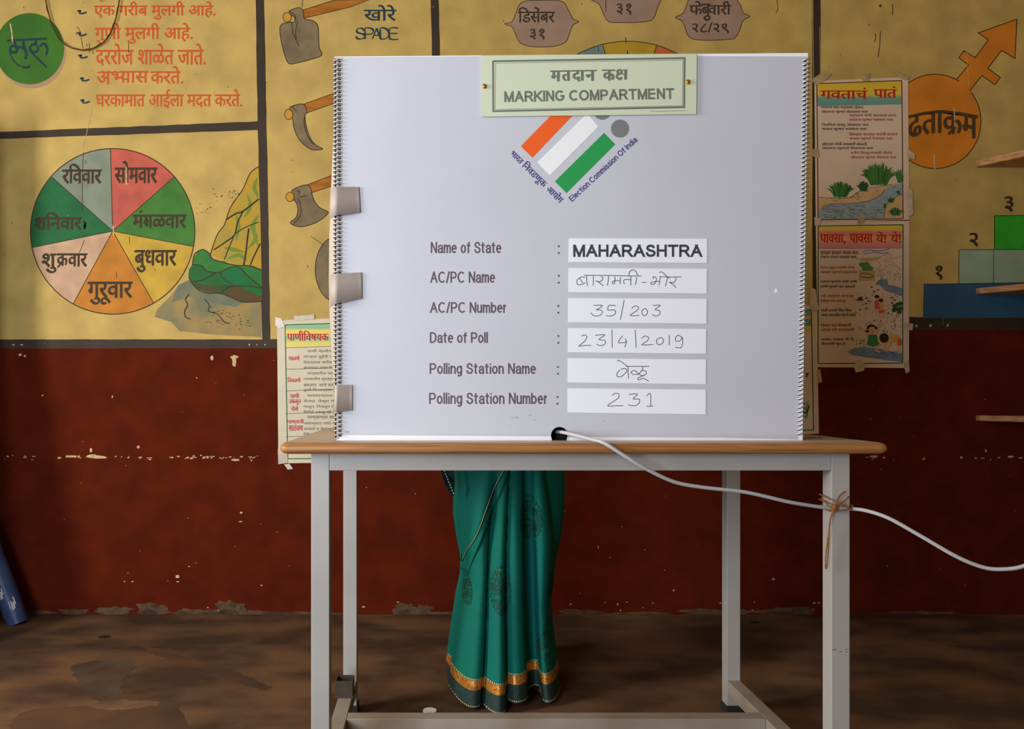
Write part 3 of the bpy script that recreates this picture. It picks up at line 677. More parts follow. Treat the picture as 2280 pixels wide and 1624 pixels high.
# grass poem poster (upper right)
t, c = poster('wall_poster', 'laminated poster with yellow heading, grass clumps and blue stream, above the rain poster', [(1813, 181), (2021, 172), (2024, 492), (1816, 494)], paper, .0010)
z0, z1 = wz(236), wz(184)
band = ramp_mat('grass_heading_band', ((0.0, C(84, 140, 136)), (.35, C(112, 150, 120)), (.5, C(206, 176, 60)), (1, C(204, 170, 44))), z0, z1)
c.poly([(1819, 187), (2007, 181), (2008, 233), (1820, 237)], band, 1)
for p in ([(1818, 187), (2007, 180)], [(1818, 187), (1821, 490)], [(2007, 180), (2010, 488)], [(1821, 490), (2010, 488)]): c.line(p, 2, ruleR, 3)
c.text('गवताचं', 1826, 196, 1929, 221, redink, 4, ((0, 0), (1, 0), (1.8, .3))); c.text('पातं', 1944, 193, 1994, 219, redink, 4, ((0, 0), (1, 0), (1.8, .3)))
lines(c, (('गवताचं पातं वाऱ्यावर डोलतं,', 1827, 1922, 242, 0), ('डोलताना म्हणतं खेळायला चला', 1828, 1931, 252, 0), ('झऱ्यातलं पाणी खळखळा हसतं,', 1890, 1995, 260, 1), ('हसताना म्हणतं पळायला चला', 1890, 1987, 270, 1), ('निळंनिळं पाखरू आंब्यावर गातं,', 1829, 1934, 281, 0), ('गाताना म्हणतं नाचायला चला', 1829, 1928, 290.5, 0), ('झिमझड पावसात गारांची बरसात', 1890, 1997, 301.5, 1), ('बरसात म्हणते वेचायला चला', 1890, 1986, 311.5, 1),
           ('छोटासा मोती लपाछपी खेळतो,', 1830, 1930, 323.5, 0), ('धावताना म्हणतो शिवायला चला', 1830, 1943, 333, 0), ('मनीचं पिल्लू पायाशी लोळतं', 1893, 1985, 343.5, 1), ('लोळताना म्हणतं जेवायला चला', 1893, 1994, 353.5, 1)), MA)
soil = mat('poster_soil_print', C(196, 158, 112), .5, var=.08, scale=30); strm = mat('poster_stream_print', C(122, 136, 142), .5, col2=C(146, 158, 160), scale=50, stretch=(1, 1, 3))
gr1 = mat('poster_grass_print', C(58, 112, 48), .5); gr2 = mat('poster_dark_grass_print', C(28, 76, 38), .5); inkl = mat('poster_fine_ink', C(62, 66, 62), .6)
def kA(pts): return [(1780 + x / 4.775, 160 + y / 4.775) for x, y in pts]
c.poly(kA([(195, 1330), (300, 1340), (520, 1345), (560, 1320), (640, 1270), (740, 1240), (900, 1215), (1000, 1190), (1090, 1180), (1090, 1570), (200, 1570)]), soil, 1)
c.poly(kA([(1090, 1190), (980, 1210), (900, 1250), (860, 1310), (740, 1370), (560, 1400), (300, 1410), (230, 1450), (195, 1475), (195, 1575), (890, 1560), (910, 1450), (960, 1370), (1090, 1300)]), strm, 2)
rr = random.Random(5)
def grass(c, kf, x, y, w, h, n, m, mm):
    for i in range(n):
        u = rr.uniform(-1, 1); bx = x + u * w * .45; tx = x + u * w * 1.0 + rr.uniform(-12, 12); ty = y - h * (1 - .45 * u * u) * rr.uniform(.75, 1.05)
        c.line(kf([(bx, y + rr.uniform(-6, 6)), ((bx + tx) / 2 - u * w * .08, (y + ty) / 2 - h * .1), (tx, ty)]), rr.uniform(2.2, 3.6), m if rr.random() < .6 else mm, 4 + i * .03, sm=3, taper=True)
grass(c, kA, 840, 1205, 190, 240, 90, gr1, gr2); grass(c, kA, 430, 1335, 150, 170, 60, gr1, gr2); grass(c, kA, 680, 1270, 70, 110, 30, gr2, gr2); grass(c, kA, 1060, 1180, 45, 150, 26, gr1, gr2); grass(c, kA, 970, 1395, 45, 60, 18, gr2, gr1); grass(c, kA, 1020, 1530, 75, 90, 30, gr1, gr2); grass(c, kA, 1050, 1310, 25, 50, 12, gr2, gr1); grass(c, kA, 900, 1450, 25, 50, 10, gr2, gr1)
for i in range(60):
    x, y = rr.uniform(240, 860), rr.uniform(1420, 1560); l = rr.uniform(15, 60)
    c.line(kA([(x, y), (x + l * .5, y + 5), (x + l, y - 3)]), .8, inkl, 5, sm=3)
for i in range(40):
    x, y = rr.choice(((600, 1300), (760, 1270), (350, 1360), (560, 1340), (1000, 1480))); x += rr.gauss(0, 50); y += rr.gauss(0, 20); c.line(kA([(x, y), (x + 15, y + 6), (x + 26, y)]), .8, inkl, 5, sm=3)
c.line(kA([(560, 1320), (640, 1268), (740, 1240), (900, 1212), (980, 1195)]), 1, inkl, 6, sm=3); c.line(kA([(195, 1335), (330, 1342), (520, 1345), (570, 1320)]), 1, inkl, 6, sm=3); c.line(kA([(230, 1455), (300, 1412), (560, 1402), (740, 1372), (860, 1312), (900, 1250)]), 1, inkl, 6, sm=3); c.line(kA([(895, 1560), (910, 1450), (960, 1370), (1090, 1300)]), 1, inkl, 6, sm=3)
c.build('print', t)
tape(t, [(1806, 178), (1830, 162), (1850, 165), (1836, 180), (1815, 192)], .0036); tape(t, [(1919, 165), (1934, 164), (1935, 182), (1920, 183)], .0036); tape(t, [(1990, 158), (2012, 168), (2022, 170), (2021, 180), (2004, 176)], .0036)
tape(t, [(2018, 330), (2036, 345), (2034, 355), (2018, 350)], .0036, tape_m2); tape(t, [(2018, 415), (2030, 425), (2032, 478), (2020, 485)], .0036, tape_m2); tape(t, [(1909, 488), (1915, 478), (1925, 484), (1921, 499), (1908, 500)], .0036); tape(t, [(1800, 330), (1822, 335), (1822, 352), (1802, 348)], .0036)
tape(t, [(1812, 484), (1828, 488), (1826, 500), (1813, 504)], .0036, tape_m2)

# rain poem poster (lower right)
t, c = poster('wall_poster', 'laminated poster with pink heading and children playing in rain, below the grass poster', [(1816, 495), (2024, 490), (2023, 820), (1820, 818)], paper, .0010)
band = ramp_mat('rain_heading_band', ((0, C(196, 112, 122)), (.28, C(202, 130, 110)), (.42, C(212, 160, 70)), (.55, C(206, 120, 104)), (.72, C(200, 118, 112)), (.82, C(210, 170, 66)), (1, C(208, 174, 62))), wz(553), wz(503))
c.poly([(1822, 504), (2009, 502), (2008, 553), (1822, 554)], band, 1)
for p in ([(1821, 504), (2010, 501)], [(1821, 504), (1821, 810)], [(2010, 501), (2009, 809)], [(1821, 810), (2009, 809)]): c.line(p, 2.2, ruleG, 3)
c.line([(1822, 554), (2008, 553)], .8, marooni, 3)
for s, x0, x1, y0, y1 in (('पावसा,', 1825, 1881, 522, 544), ('पावसा', 1891, 1942, 521, 541), ('ये!', 1949, 1972, 516, 541), ('ये!', 1982, 2004, 516, 541)): c.text(s, x0, y0, x1 - 1, y1, redink, 4, ((0, 0), (.8, 0), (1.4, .2)))
lines(c, (('झरझर झरझर आला वारा,', 1826, 1911, 566, 0), ('टपटप टपटप पडल्या गारा,', 1826, 1907, 576.5, 0), ('धडाम धुडूम करतोय वाजा', 1826, 1902, 598.5, 1), ('आकाश म्हणते पाऊसराजा', 1826, 1908, 609, 1), ('पावसा म्हणतो पाणी पाणी,', 1826, 1908, 630, 0), ('धरणी म्हणते गात न्हाऊनी', 1826, 1903, 641, 0), ('नदी-नाल्यांना आला पूर', 1826, 1900, 662, 1), ('केळीच्या पाना आला सूर', 1825, 1882, 673, 1), ('माती बनली चिंब चिंब,', 1827, 1895, 693.5, 0), ('आज उगवतील हिरवे कोंब', 1827, 1904, 704, 0),
           ('गवतावर करते बीजवाटणी', 1826, 1894, 726, 1), ('उगवले घरी पाऊसपाणी', 1827, 1901, 736.5, 1), ('पावसा, पावसा, ये! ये!', 1827, 1900, 758, 0), ('पीकपाणी खूप दे!', 1827, 1881, 768.5, 0)), MA)
def kB(pts): return [(1780 + x / 4.775, 490 + y / 4.775) for x, y in pts]
sea = mat('poster_puddle_print', C(108, 128, 152), .5, var=.1, scale=40); skin_p = mat('poster_skin_print', C(206, 152, 102), .5); hairp = mat('poster_black_hair_print', C(34, 28, 26), .5); tr_g = mat('poster_tree_green_print', C(70, 120, 62), .5); tan = mat('poster_sand_print', C(182, 150, 104), .5); dress = mat('poster_green_dress_print', C(50, 118, 56), .5); yel = mat('poster_yellow_shirt_print', C(196, 156, 64), .5); pnk = mat('poster_pink_cloth_print', C(200, 84, 92), .5); redc = mat('poster_red_shorts_print', C(206, 76, 66), .5); cloudl = mat('poster_cloud_line', C(170, 126, 84), .6)
c.poly(kB([(505, 1405), (580, 1360), (700, 1350), (860, 1370), (980, 1400), (1088, 1420), (1088, 1510), (900, 1490), (700, 1460), (560, 1440)]), sea, 1)
c.poly(kB([(808, 690), (850, 640), (920, 640), (935, 690), (1000, 705), (1088, 730), (1088, 810), (1000, 770), (930, 760), (860, 700)]), sea, 1)
c.line(kB([(805, 690), (850, 640), (925, 640), (935, 690), (1000, 705), (1085, 730)]), 1, inkl, 3, sm=3); c.line(kB([(870, 660), (880, 730), (960, 765), (1085, 805)]), 1, inkl, 3, sm=3)
for p in ([(668, 342), (740, 320), (800, 330), (880, 325), (955, 308)], [(680, 365), (780, 345), (880, 355), (950, 348)]): c.line(kB(p), 2.6, mat('poster_lilac_print', C(132, 124, 156), .5), 2, sm=4)
c.poly(kB([(630, 410), (860, 400), (830, 430), (700, 450), (640, 430)]), tan, 1); c.poly(kB([(630, 530), (800, 540), (800, 650), (630, 650)]), tan, 1)
for x, y, a, b_ in ((660, 475, 32, 26), (710, 480, 36, 32), (700, 515, 44, 28), (745, 515, 40, 26)): (p,) = kB([(x, y)]); c.ell(*p, a / 4.775, b_ / 4.775, tr_g, 2, n=14)
for p in ([(635, 575), (700, 568), (780, 590)], [(635, 600), (720, 615), (790, 600)]): c.line(kB(p), 1.6, gr2, 3, sm=3)
for p in ([(650, 420), (840, 400), (900, 370), (970, 370), (960, 410), (1040, 400), (1090, 385)], [(820, 430), (860, 490), (820, 520), (880, 530), (940, 480), (1030, 490), (1060, 540)], [(940, 400), (900, 440), (960, 440), (1000, 470)], [(800, 550), (860, 540), (820, 590), (880, 590)]): c.line(kB(p), 1.2, cloudl, 3, sm=4)
for i in range(120):
    a = rr.random(); x, y = (rr.uniform(860, 1080), rr.uniform(540, 640)) if a < .3 else ((rr.uniform(700, 1080), rr.uniform(1030, 1200)) if a < .75 else (rr.uniform(580, 1080), rr.uniform(760, 1010)))
    c.line(kB([(x, y), (x - 6, y + 16)]), 1.2 if a > .3 else .7, inkl, 3)
for x, y in ((640, 840), (765, 712), (830, 742), (790, 760), (710, 830), (735, 860), (705, 885), (985, 825), (1010, 850), (980, 880), (990, 905), (710, 938), (640, 950), (940, 990)): c.poly(kB([(x - 18, y + 10), (x, y - 10), (x + 18, y + 10)]), inkl, 3)
c.poly(kB([(600, 860), (625, 820), (660, 815), (680, 860)]), mat('poster_rock_print', C(96, 72, 52), .5), 3)
def kid_arm(p, w=3.2): c.line(kB(p), w, skin_p, 5, sm=3)
def dot(x, y, a, b_, m, L=6): (p,) = kB([(x, y)]); c.ell(*p, a / 4.775, b_ / 4.775, m, L, n=18)
# pair running in the middle
for x, y, top_, low, in ((820, 830, pnk, pnk), (862, 870, yel, redc)):
    dot(x, y, 24, 28, skin_p, 5); dot(x, y - 14, 26, 18, hairp, 6)
    c.poly(kB([(x - 26, y + 30), (x + 24, y + 28), (x + 32, y + 90), (x - 24, y + 95)]), top_, 5); c.poly(kB([(x - 26, y + 92), (x + 36, y + 88), (x + 30, y + 120), (x - 20, y + 122)]), low, 5.5)
kid_arm([(838, 865), (870, 830), (890, 790)]); kid_arm([(885, 905), (920, 915), (950, 905)])
for p in ([(850, 985), (850, 1020), (860, 1050)], [(885, 985), (890, 1010), (880, 1045)], [(820, 950), (815, 985), (820, 1015)]): kid_arm(p, 3)
# tree right
for x, y in ((1010, 920), (1040, 900), (1070, 890), (1000, 960), (1040, 950), (1075, 940), (1060, 980)): dot(x, y, 24, 22, gr2, 4)
for p in ([(1030, 1040), (1035, 980), (1030, 930)], [(1050, 1040), (1060, 980), (1075, 930)]): c.line(kB(p), 1.3, inkl, 5, sm=3)
# girl in green
kid_arm([(735, 1225), (690, 1180), (640, 1155)], 4); kid_arm([(810, 1220), (840, 1165), (850, 1110)], 4); dot(632, 1150, 18, 16, skin_p); dot(855, 1100, 16, 18, skin_p)
c.poly(kB([(725, 1220), (820, 1220), (830, 1280), (850, 1330), (780, 1350), (710, 1330), (720, 1280)]), dress, 5)
dot(760, 1150, 50, 38, hairp, 5); dot(768, 1172, 40, 36, skin_p, 6); dot(715, 1185, 22, 12, hairp, 6); dot(812, 1150, 16, 14, hairp, 6)
c.line(kB([(752, 1185), (770, 1194), (788, 1182)]), 1, inkl, 7, sm=3); dot(755, 1166, 4, 4, hairp, 7); dot(783, 1166, 4, 4, hairp, 7)
c.line(kB([(700, 1290), (670, 1310), (680, 1340), (720, 1335)]), 3, skin_p, 5, sm=3)
# child bending over the puddle
c.poly(kB([(945, 1245), (1000, 1215), (1060, 1235), (1075, 1275), (1050, 1310), (985, 1300)]), yel, 5); c.poly(kB([(1045, 1255), (1085, 1275), (1088, 1330), (1030, 1335)]), redc, 6)
dot(895, 1255, 50, 52, hairp, 6); dot(918, 1275, 32, 34, skin_p, 5); kid_arm([(960, 1290), (910, 1340), (900, 1400)], 4.5); kid_arm([(985, 1300), (950, 1350), (925, 1400)], 4.5); kid_arm([(1060, 1330), (1050, 1380), (1075, 1420)], 5.5); kid_arm([(900, 1310), (840, 1340), (815, 1380), (850, 1410)], 4)
for i in range(26):
    x, y = rr.uniform(620, 1060), rr.uniform(1390, 1460); c.line(kB([(x, y), (x + 20, y + 6), (x + 40, y)]), .8, inkl, 4, sm=3)
for i in range(16): x, y = rr.uniform(570, 690), rr.uniform(1280, 1340); c.line(kB([(x, y), (x + 6, y - 16)]), 1.3, inkl, 4)
c.build('print', t)
tape(t, [(1900, 816), (1906, 803), (1916, 801), (1925, 812), (1922, 826), (1904, 830)], .0036, tape_m2); tape(t, [(2014, 805), (2022, 802), (2024, 828), (2016, 832), (2012, 820)], .0036, tape_m2); tape(t, [(2012, 718), (2032, 722), (2030, 736), (2014, 734)], .0036, tape_m2); tape(t, [(1803, 640), (1815, 645), (1822, 690), (1806, 694), (1802, 675)], .0036, tape_m2); tape(t, [(1818, 825), (1826, 822), (1830, 852), (1820, 853)], .0022)

# water-care poster (left) and the one hidden behind the screen on the right
t, c = poster('wall_poster', 'cream poster with green and yellow heading behind the table\'s left end', [(617, 714), (826, 706), (828, 1030), (620, 1032)], paperL, .0010)
band = ramp_mat('water_heading_band', ((0, C(216, 190, 60)), (.18, C(214, 190, 60)), (.32, C(150, 178, 110)), (.5, C(140, 176, 112)), (.58, C(222, 190, 60)), (.75, C(220, 186, 60)), (.86, C(120, 166, 110)), (1, C(128, 170, 116))), wz(774), wz(724))
c.poly([(635, 725), (820, 719), (822, 768), (636, 774)], band, 1)
for p in ([(635, 724), (820, 718)], [(635, 724), (641, 1022)], [(641, 1022), (820, 1020)], [(820, 718), (822, 1020)]): c.line(p, 2, ruleG, 3)
c.text('पाणीविषयक', 639, 737, 731, 759, redink, 4, ((0, 0), (.8, 0), (1.4, .2))); c.text('माहिती', 745, 735, 810, 757, redink, 4, ((0, 0), (.8, 0)))
for y in (774, 822, 870, 920.5, 972): c.line([(636, y + 1), (820, y - 5)], 1, blackink, 3)
for s, x0, x1, y0, y1 in (('गाळणे', 643, 667, 791, 803), ('निवळणे', 640, 669, 840, 852), ('पाणी', 646, 666, 875, 887), ('उकळून', 643, 670, 890, 902), ('घेणे', 649, 664, 904, 916), ('पाण्याची', 640, 676, 933, 946), ('साठवण', 643, 674, 948, 960)): c.text(s, x0, y0, x1, y1, redink, 4, ((0, 0), (.6, 0)))
ln = ('पाणी नेहमीच गाळून', 'वरच्या दुहेरी फडके', 'घेतल्यास बारीक धूळ', 'बाजारात तयार फिल्टर', 'भांड्यातील पाणी बघा', 'पावसातील सूक्ष्म माती', 'बसतात. वरचे पाणी स', 'तुरटी फिरवल्यास पाणी', 'पावसाळ्यात नेहमी', 'येतात. तेव्हा पाणी', 'गाळून. निवळून घ्यावे', 'मिनिटे उकळूनही पाणी', 'पाण्याच्या साठ्यात', 'नळाच्यात भांडे पाणी', 'काढावे व वेगळा घ्यावे', 'लिंब घालून पाणी')
for i, s in enumerate(ln):
    y = 782 + i * 12.35; x = 676 + (8 if i % 4 == 0 else 0); c.text(s, x, y - 4, x + 84, y + 5, blackink, 4)
c.build('print', t)
tape(t, [(614, 706), (628, 710), (634, 728), (622, 732), (613, 724)], .0036, tape_m2); tape(t, [(619, 1000), (640, 1002), (641, 1031), (620, 1034)], .0036); tape(t, [(633, 1034), (645, 1033), (653, 1044), (641, 1046)], .0036, tape_m2); tape(t, [(655, 704), (700, 701), (701, 712), (656, 714)], .0036)
t, c = poster('wall_poster', 'green bordered poster mostly hidden behind the right edge of the grey voting screen', [(1606, 692), (1818, 680), (1823, 966), (1606, 970)], paper, .0004)
band = ramp_mat('hidden_heading_band', ((0, C(206, 172, 60)), (.3, C(204, 170, 60)), (.34, C(90, 140, 122)), (.6, C(88, 138, 122)), (.64, C(206, 150, 70)), (.75, C(200, 140, 70)), (.8, C(96, 140, 120)), (1, C(96, 140, 118))), wz(742), wz(692))
c.poly([(1620, 696), (1806, 690), (1807, 740), (1620, 746)], band, 1)
for p in ([(1620, 696), (1806, 690)], [(1806, 690), (1811, 960)], [(1620, 960), (1811, 958)], [(1620, 696), (1620, 960)]): c.line(p, 2.2, ruleG, 3)
c.poly([(1790, 833), (1801, 830), (1796, 842)], gr2, 2); grass(c, lambda q: q, 1790, 935, 14, 50, 12, gr2, gr1)
c.build('print', t)

# ------------------------------------------------------------------ corner shelves (right)
plank = mat('raw_shelf_plank', C(196, 146, 96), .7, col2=C(160, 112, 70), scale=10, stretch=(3, 3, 12))
for lab, py, th in (('highest corner shelf board at the right edge, seen from below beside the orange arrow', 358, .026), ('middle corner shelf board at the right edge, in front of the blue painted step', 643, .022), ('lowest corner shelf board at the right edge, on the dark red wall', 925, .021)):
    zt = wz(py); x0 = wx(2172); b = .40 / .709
    P = [(x0, WY), (XR, WY), (XR, WY - (XR - x0) / .709), (XR - .02, WY - (XR - x0) / .709 - .01), (x0, WY - .022)]
    bm = bmesh.new(); up = [bm.verts.new((x, y, zt)) for x, y in P]; dn = [bm.verts.new((x, y, zt - th)) for x, y in P]
    bm.faces.new(up); bm.faces.new(dn[::-1])
    for i in range(5): bm.faces.new((up[i], dn[i], dn[(i + 1) % 5], up[(i + 1) % 5]))
    bmesh.ops.recalc_face_normals(bm, faces=bm.faces)
    bmesh.ops.bevel(bm, geom=[e for e in bm.edges], offset=.002, segments=1, affect='EDGES')
    tag(from_bm('corner_shelf', bm, plank), lab, 'shelf', 'corner shelf boards')

# ------------------------------------------------------------------ table
X0, Y0, TW, TD, TT = -.237, 1.522, 1.0435, .5785, .0355
t = thing('table', 'school table with wooden top and pale steel square tube legs under the voting screen', 'table', (X0 + TW / 2, Y0 + TD / 2, 0))
lam = mat('table_laminate', C(176, 154, 134), .42, var=.08, scale=6, spec=.45)
edge = mat('table_edge_wood', C(164, 112, 62), .45, col2=C(136, 88, 46), scale=9, stretch=(1, 6, 30), spec=.4)
tx0, tx1, ty0, ty1, tz0, tz1 = -.294, .869, 1.492, 2.13, .7285, .75
def round_rect(x0, y0, x1, y1, r, n=6):
    out = []
    for cx_, cy_, a in ((x1 - r, y1 - r, 0), (x0 + r, y1 - r, 90), (x0 + r, y0 + r, 180), (x1 - r, y0 + r, 270)):
        out += [(cx_ + r * math.cos(R(a + 90 * k / n)), cy_ + r * math.sin(R(a + 90 * k / n))) for k in range(n + 1)]
    return out
prof = []
for k in range(9):
    a = R(90 - 180 * k / 8); prof.append((.011 * (1 - math.cos(a)), (tz0 + tz1) / 2 + (tz1 - tz0) / 2 * math.sin(a)))
rings = [[(x, y, z) for x, y in round_rect(tx0 + i, ty0 + i, tx1 - i, ty1 - i, .018 - i * .5)] for i, z in prof]
V = [v for r in rings for v in r]; n = len(rings[0]); Fs = []
for j in range(len(rings) - 1):
    for i in range(n): Fs.append((j * n + i, (j + 1) * n + i, (j + 1) * n + (i + 1) % n, j * n + (i + 1) % n))
top_o = link_mesh('tabletop', rings[0] + [(x, y, tz0 + .004) for x, y, z in rings[0]], [tuple(range(n)), tuple(range(2 * n - 1, n - 1, -1))] + [(i, i + n, (i + 1) % n + n, (i + 1) % n) for i in range(n)], [lam], parent=t)
eb = link_mesh('edge_band', V, Fs + [tuple(range((len(rings) - 1) * n + n - 1, (len(rings) - 1) * n - 1, -1))], [edge], smooth=True); eb.parent = top_o
def leg(x, y):
    l = box('leg', (x, y, .016), (x + TT, y + TT, .7285), white, t, .0016)
    f = box('rubber_foot', (x - .003, y - .003, 0), (x + TT + .003, y + TT + .003, .022), mat('black_rubber_and_hole_shade', (.015, .014, .013, 1), .7), None, .003); f.parent = l; f.matrix_parent_inverse = l.matrix_world.inverted()
    f.matrix_parent_inverse = Matrix.Identity(4)
    return l
for x in (X0, X0 + TW - TT):
    for y in (Y0, Y0 + TD - TT): leg(x, y)
za, zb = .6945, .7285
dusty_dim = mat('dusty_dimmed_steel_enamel', (.30, .25, .21, 1), .6, col2=(.25, .185, .135, 1), scale=9)  # rail enamel: dust, plus the dim light near the floor darkened into the colour
box('apron', (X0 + TT, Y0 + .0005, za), (X0 + TW - TT, Y0 + TT - .001, zb), white, t, .0016)
box('apron', (X0 + TT, Y0 + TD - TT + .001, za), (X0 + TW - TT, Y0 + TD - .0005, zb), white, t, .0016)
for x in (X0 + .0005, X0 + TW - TT + .0005): box('apron', (x, Y0 + TT, za), (x + TT - .001, Y0 + TD - TT, zb), white, t, .0016)
for x in (X0 + .0005, X0 + TW - TT + .0005): box('side_rail', (x, Y0 + TT, .0525), (x + TT - .001, Y0 + TD - TT, .088), dusty_dim, t, .0016)
box('cross_rail', (X0 + TT, 1.822, .0525), (X0 + TW - TT, 1.860, .088), dusty_dim, t, .0016)
c = Canvas(lambda u, v: Vector(((u - CX) * (CH - .75) / (v - HZ), F * (CH - .75) / (v - HZ), .75)), (0, 0, 1), .0003)
crayon = mat('red_crayon', C(160, 60, 66), .6)
for p in ([(1792, 976), (1806, 974.6), (1822, 975.4), (1836, 974.4)], [(1800, 978), (1815, 976.6), (1830, 977)]): c.line(p, .9, crayon, 1, sm=4)
c.build('crayon_mark', t)
# pencil marks on the right front leg
c = Canvas(lambda u, v: at(u, v, Y0), (0, -1, 0), .0002)
pen = mat('pen_mark', C(70, 70, 90), .6)
for p in ([(1852, 1449), (1858, 1446), (1862, 1449)], [(1869, 1451), (1874, 1452)], [(1881, 1447), (1887, 1446)], [(1882, 1452), (1887, 1452)]): c.line(p, 1.3, pen, 1)
c.build('pen_mark', t)
# loose square cap on the left rail
cap = thing('square_cap', 'small dark open square pipe cap lying on the left lower table rail', 'cap', (-.219, 1.965, .088))
capm = mat('dark_pipe_plastic', C(62, 50, 40), .55, var=.2, scale=40)
a = .0215; V, Fs = [], []
for q, z in ((a, .004), (a, .042), (a - .0025, .042), (a - .0025, .006)):
    V += [(-.2215 + sx * q, 1.968 + sy * q, .088 + z) for sx, sy in ((-1, -1), (1, -1), (1, 1), (-1, 1))]
for j in range(3):
    for i in range(4): Fs.append((j * 4 + i, j * 4 + (i + 1) % 4, (j + 1) * 4 + (i + 1) % 4, (j + 1) * 4 + i))
Fs.append((12, 13, 14, 15)); link_mesh('sleeve', V, Fs, [capm], parent=cap)
box('flange', (-.2215 - a - .002, 1.968 - a - .002, .0882), (-.2215 + a + .002, 1.968 + a + .002, .0925), capm, cap, .001)
# white round cap on the floor
bmc = bmesh.new(); bmesh.ops.create_cone(bmc, cap_ends=True, segments=32, radius1=.0185, radius2=.0180, depth=.0022)
bmesh.ops.translate(bmc, verts=bmc.verts, vec=at(957, 1583, 2.085) + Vector((0, 0, 0)))
zz = min(v.co.z for v in bmc.verts)
for v in bmc.verts: v.co.z -= zz
tag(from_bm('round_disc', bmc, mat('white_disc_plastic', (.92, .90, .86, 1), .5)), 'small white round disc lying on the floor left of the sari hem', 'disc')

# ------------------------------------------------------------------ voting compartment
PB, PT, PM = 1.573, 1.545, (1.573 - 1.545) / .76
def PAN(u, v):
    y = (PB - PM * (CH - .75)) / (1 - PM * (v - HZ) / F)
    return at(u, v, y)
PN = Vector((0, -1, -PM)).normalized()
t = thing('voting_compartment', 'grey folding voting screen with a tricolour emblem and form strips standing on the table', 'screen', (.27, 1.6, .75))
board = mat('white_board', (.86, .86, .92, 1), .55); grey = mat('grey_print', (.52, .52, .58, 1), .5, var=.03, scale=4, spec=.35)
outl = [(745, 126), (1799, 118), (1787, 981), (1265, 981)] + [(1246 + 19 * math.cos(R(a)), 970 + 19 * math.sin(R(a))) for a in range(35, -216, -12)] + [(1228, 981), (748, 981)]
tri = [tuple(x) for x in tessellate_polygon([[Vector((p[0], p[1], 0)) for p in outl]])]; n = len(outl); TH = .004
V = [PAN(*p) for p in outl] + [PAN(*p) - PN * TH for p in outl]
link_mesh('front_panel', V, tri + [tuple(i + n for i in f[::-1]) for f in tri] + [(i, (i + 1) % n, (i + 1) % n + n, i + n) for i in range(n)], [board], parent=t)
fp = [o for o in t.children][-1]
c = Canvas(PAN, PN, .00015)
gp = [(746, 127), (1300, 124), (1797, 126), (1790, 500), (1777, 979), (1600, 975)] + [(1265, 973)] + [(1246 + 19.6 * math.cos(R(a)), 970 + 19.6 * math.sin(R(a))) for a in range(5, -186, -12)] + [(1226, 972), (760, 969), (751, 969)]
c.poly(gp, grey, 0)
smud = mat('smudge_dirt', (.36, .36, .40, 1), .6)
for x, y, w, h in ((1150, 930, 9, 2), (1180, 925, 6, 2), (1190, 935, 5, 1.5), (1283, 938, 1.5, 1.5), (1345, 938, 4, 1.2), (1141, 931, 3, 3), (773, 962, 7, 2.5)):
    c.poly([(x + w * math.cos(a) * rnd.uniform(.6, 1), y + h * math.sin(a) * rnd.uniform(.6, 1)) for a in [i * .7 for i in range(9)]], smud, 1)
c.poly([(1723, 650), (1727, 641), (1731, 648), (1727, 653)], board, 1)
c.build('grey_print', t)
# emblem
c = Canvas(PAN, PN, .00035)
def k4p(pts): return [(960 + x / 2.5333, y / 2.5333) for x, y in pts]
saf = mat('saffron_print', C(228, 92, 30), .5); grn = mat('green_print', C(38, 146, 76), .5); wh = mat('white_print', (.80, .80, .82, 1), .5); gd = mat('grey_dot_print', C(118, 120, 120), .5); violet = mat('violet_print', C(64, 56, 120), .5)
c.poly(k4p([(505, 826), (740, 585), (808, 642), (571, 890)]), saf, 0); c.poly(k4p([(598, 916), (880, 640), (942, 715), (668, 990)]), wh, 0); c.poly(k4p([(697, 1024), (975, 750), (1038, 815), (763, 1090)]), grn, 0)
c.ell(960 + 1065 / 2.5333, 726 / 2.5333, 51 / 2.5333, 51 / 2.5333, gd, 0); c.ell(960 + 965 / 2.5333, 625 / 2.5333, 51 / 2.5333, 51 / 2.5333, gd, 0)
ro = (1143, 335, 44.6); v3 = ((0, 0), (.5, 0), (.9, 0))
c.text('भारत', 1143, 335, 1175, 347, violet, 1, v3, rot=ro); c.text('निवडणूक', 1180, 329, 1248, 353, violet, 1, v3, rot=ro); c.text('आयोग', 1256, 329, 1299, 347, violet, 1, v3, rot=ro)
c.sans('Election Commission Of India', 1274, 437, 1474, 450, 2.0, violet, 1, rot=(1274, 450, -43), gap=.24, space=.32)
c.build('emblem', t)
# printed captions
cap_ink = mat('caption_ink', C(92, 76, 84), .5)
rows = (('Name of State', 959, 1116, 539, 564, 1244), ('AC/PC Name', 958, 1102, 605, 630, 1244), ('AC/PC Number', 957.5, 1128, 673, 697, 1243), ('Date of Poll', 957, 1086, 740, 764, 1243), ('Polling Station Name', 956.5, 1193, 809, 833, 1242), ('Polling Station Number', 955.5, 1219, 875, 900, 1241))
for s, x0, x1, y0, y1, xc in rows:
    c = Canvas(PAN, PN, .00035)
    c.sans(s, x0, y0, x1, y1, 3.3, cap_ink, 0, gap=.27, space=.42)
    c.build('caption_lettering', t)
    c = Canvas(PAN, PN, .00035)
    for yy in (y1 - 15.5, y1 - .5): c.rect(xc - 2, yy - 2, xc + 2, yy + 2, cap_ink, 0)
    c.build('caption_colon', t)
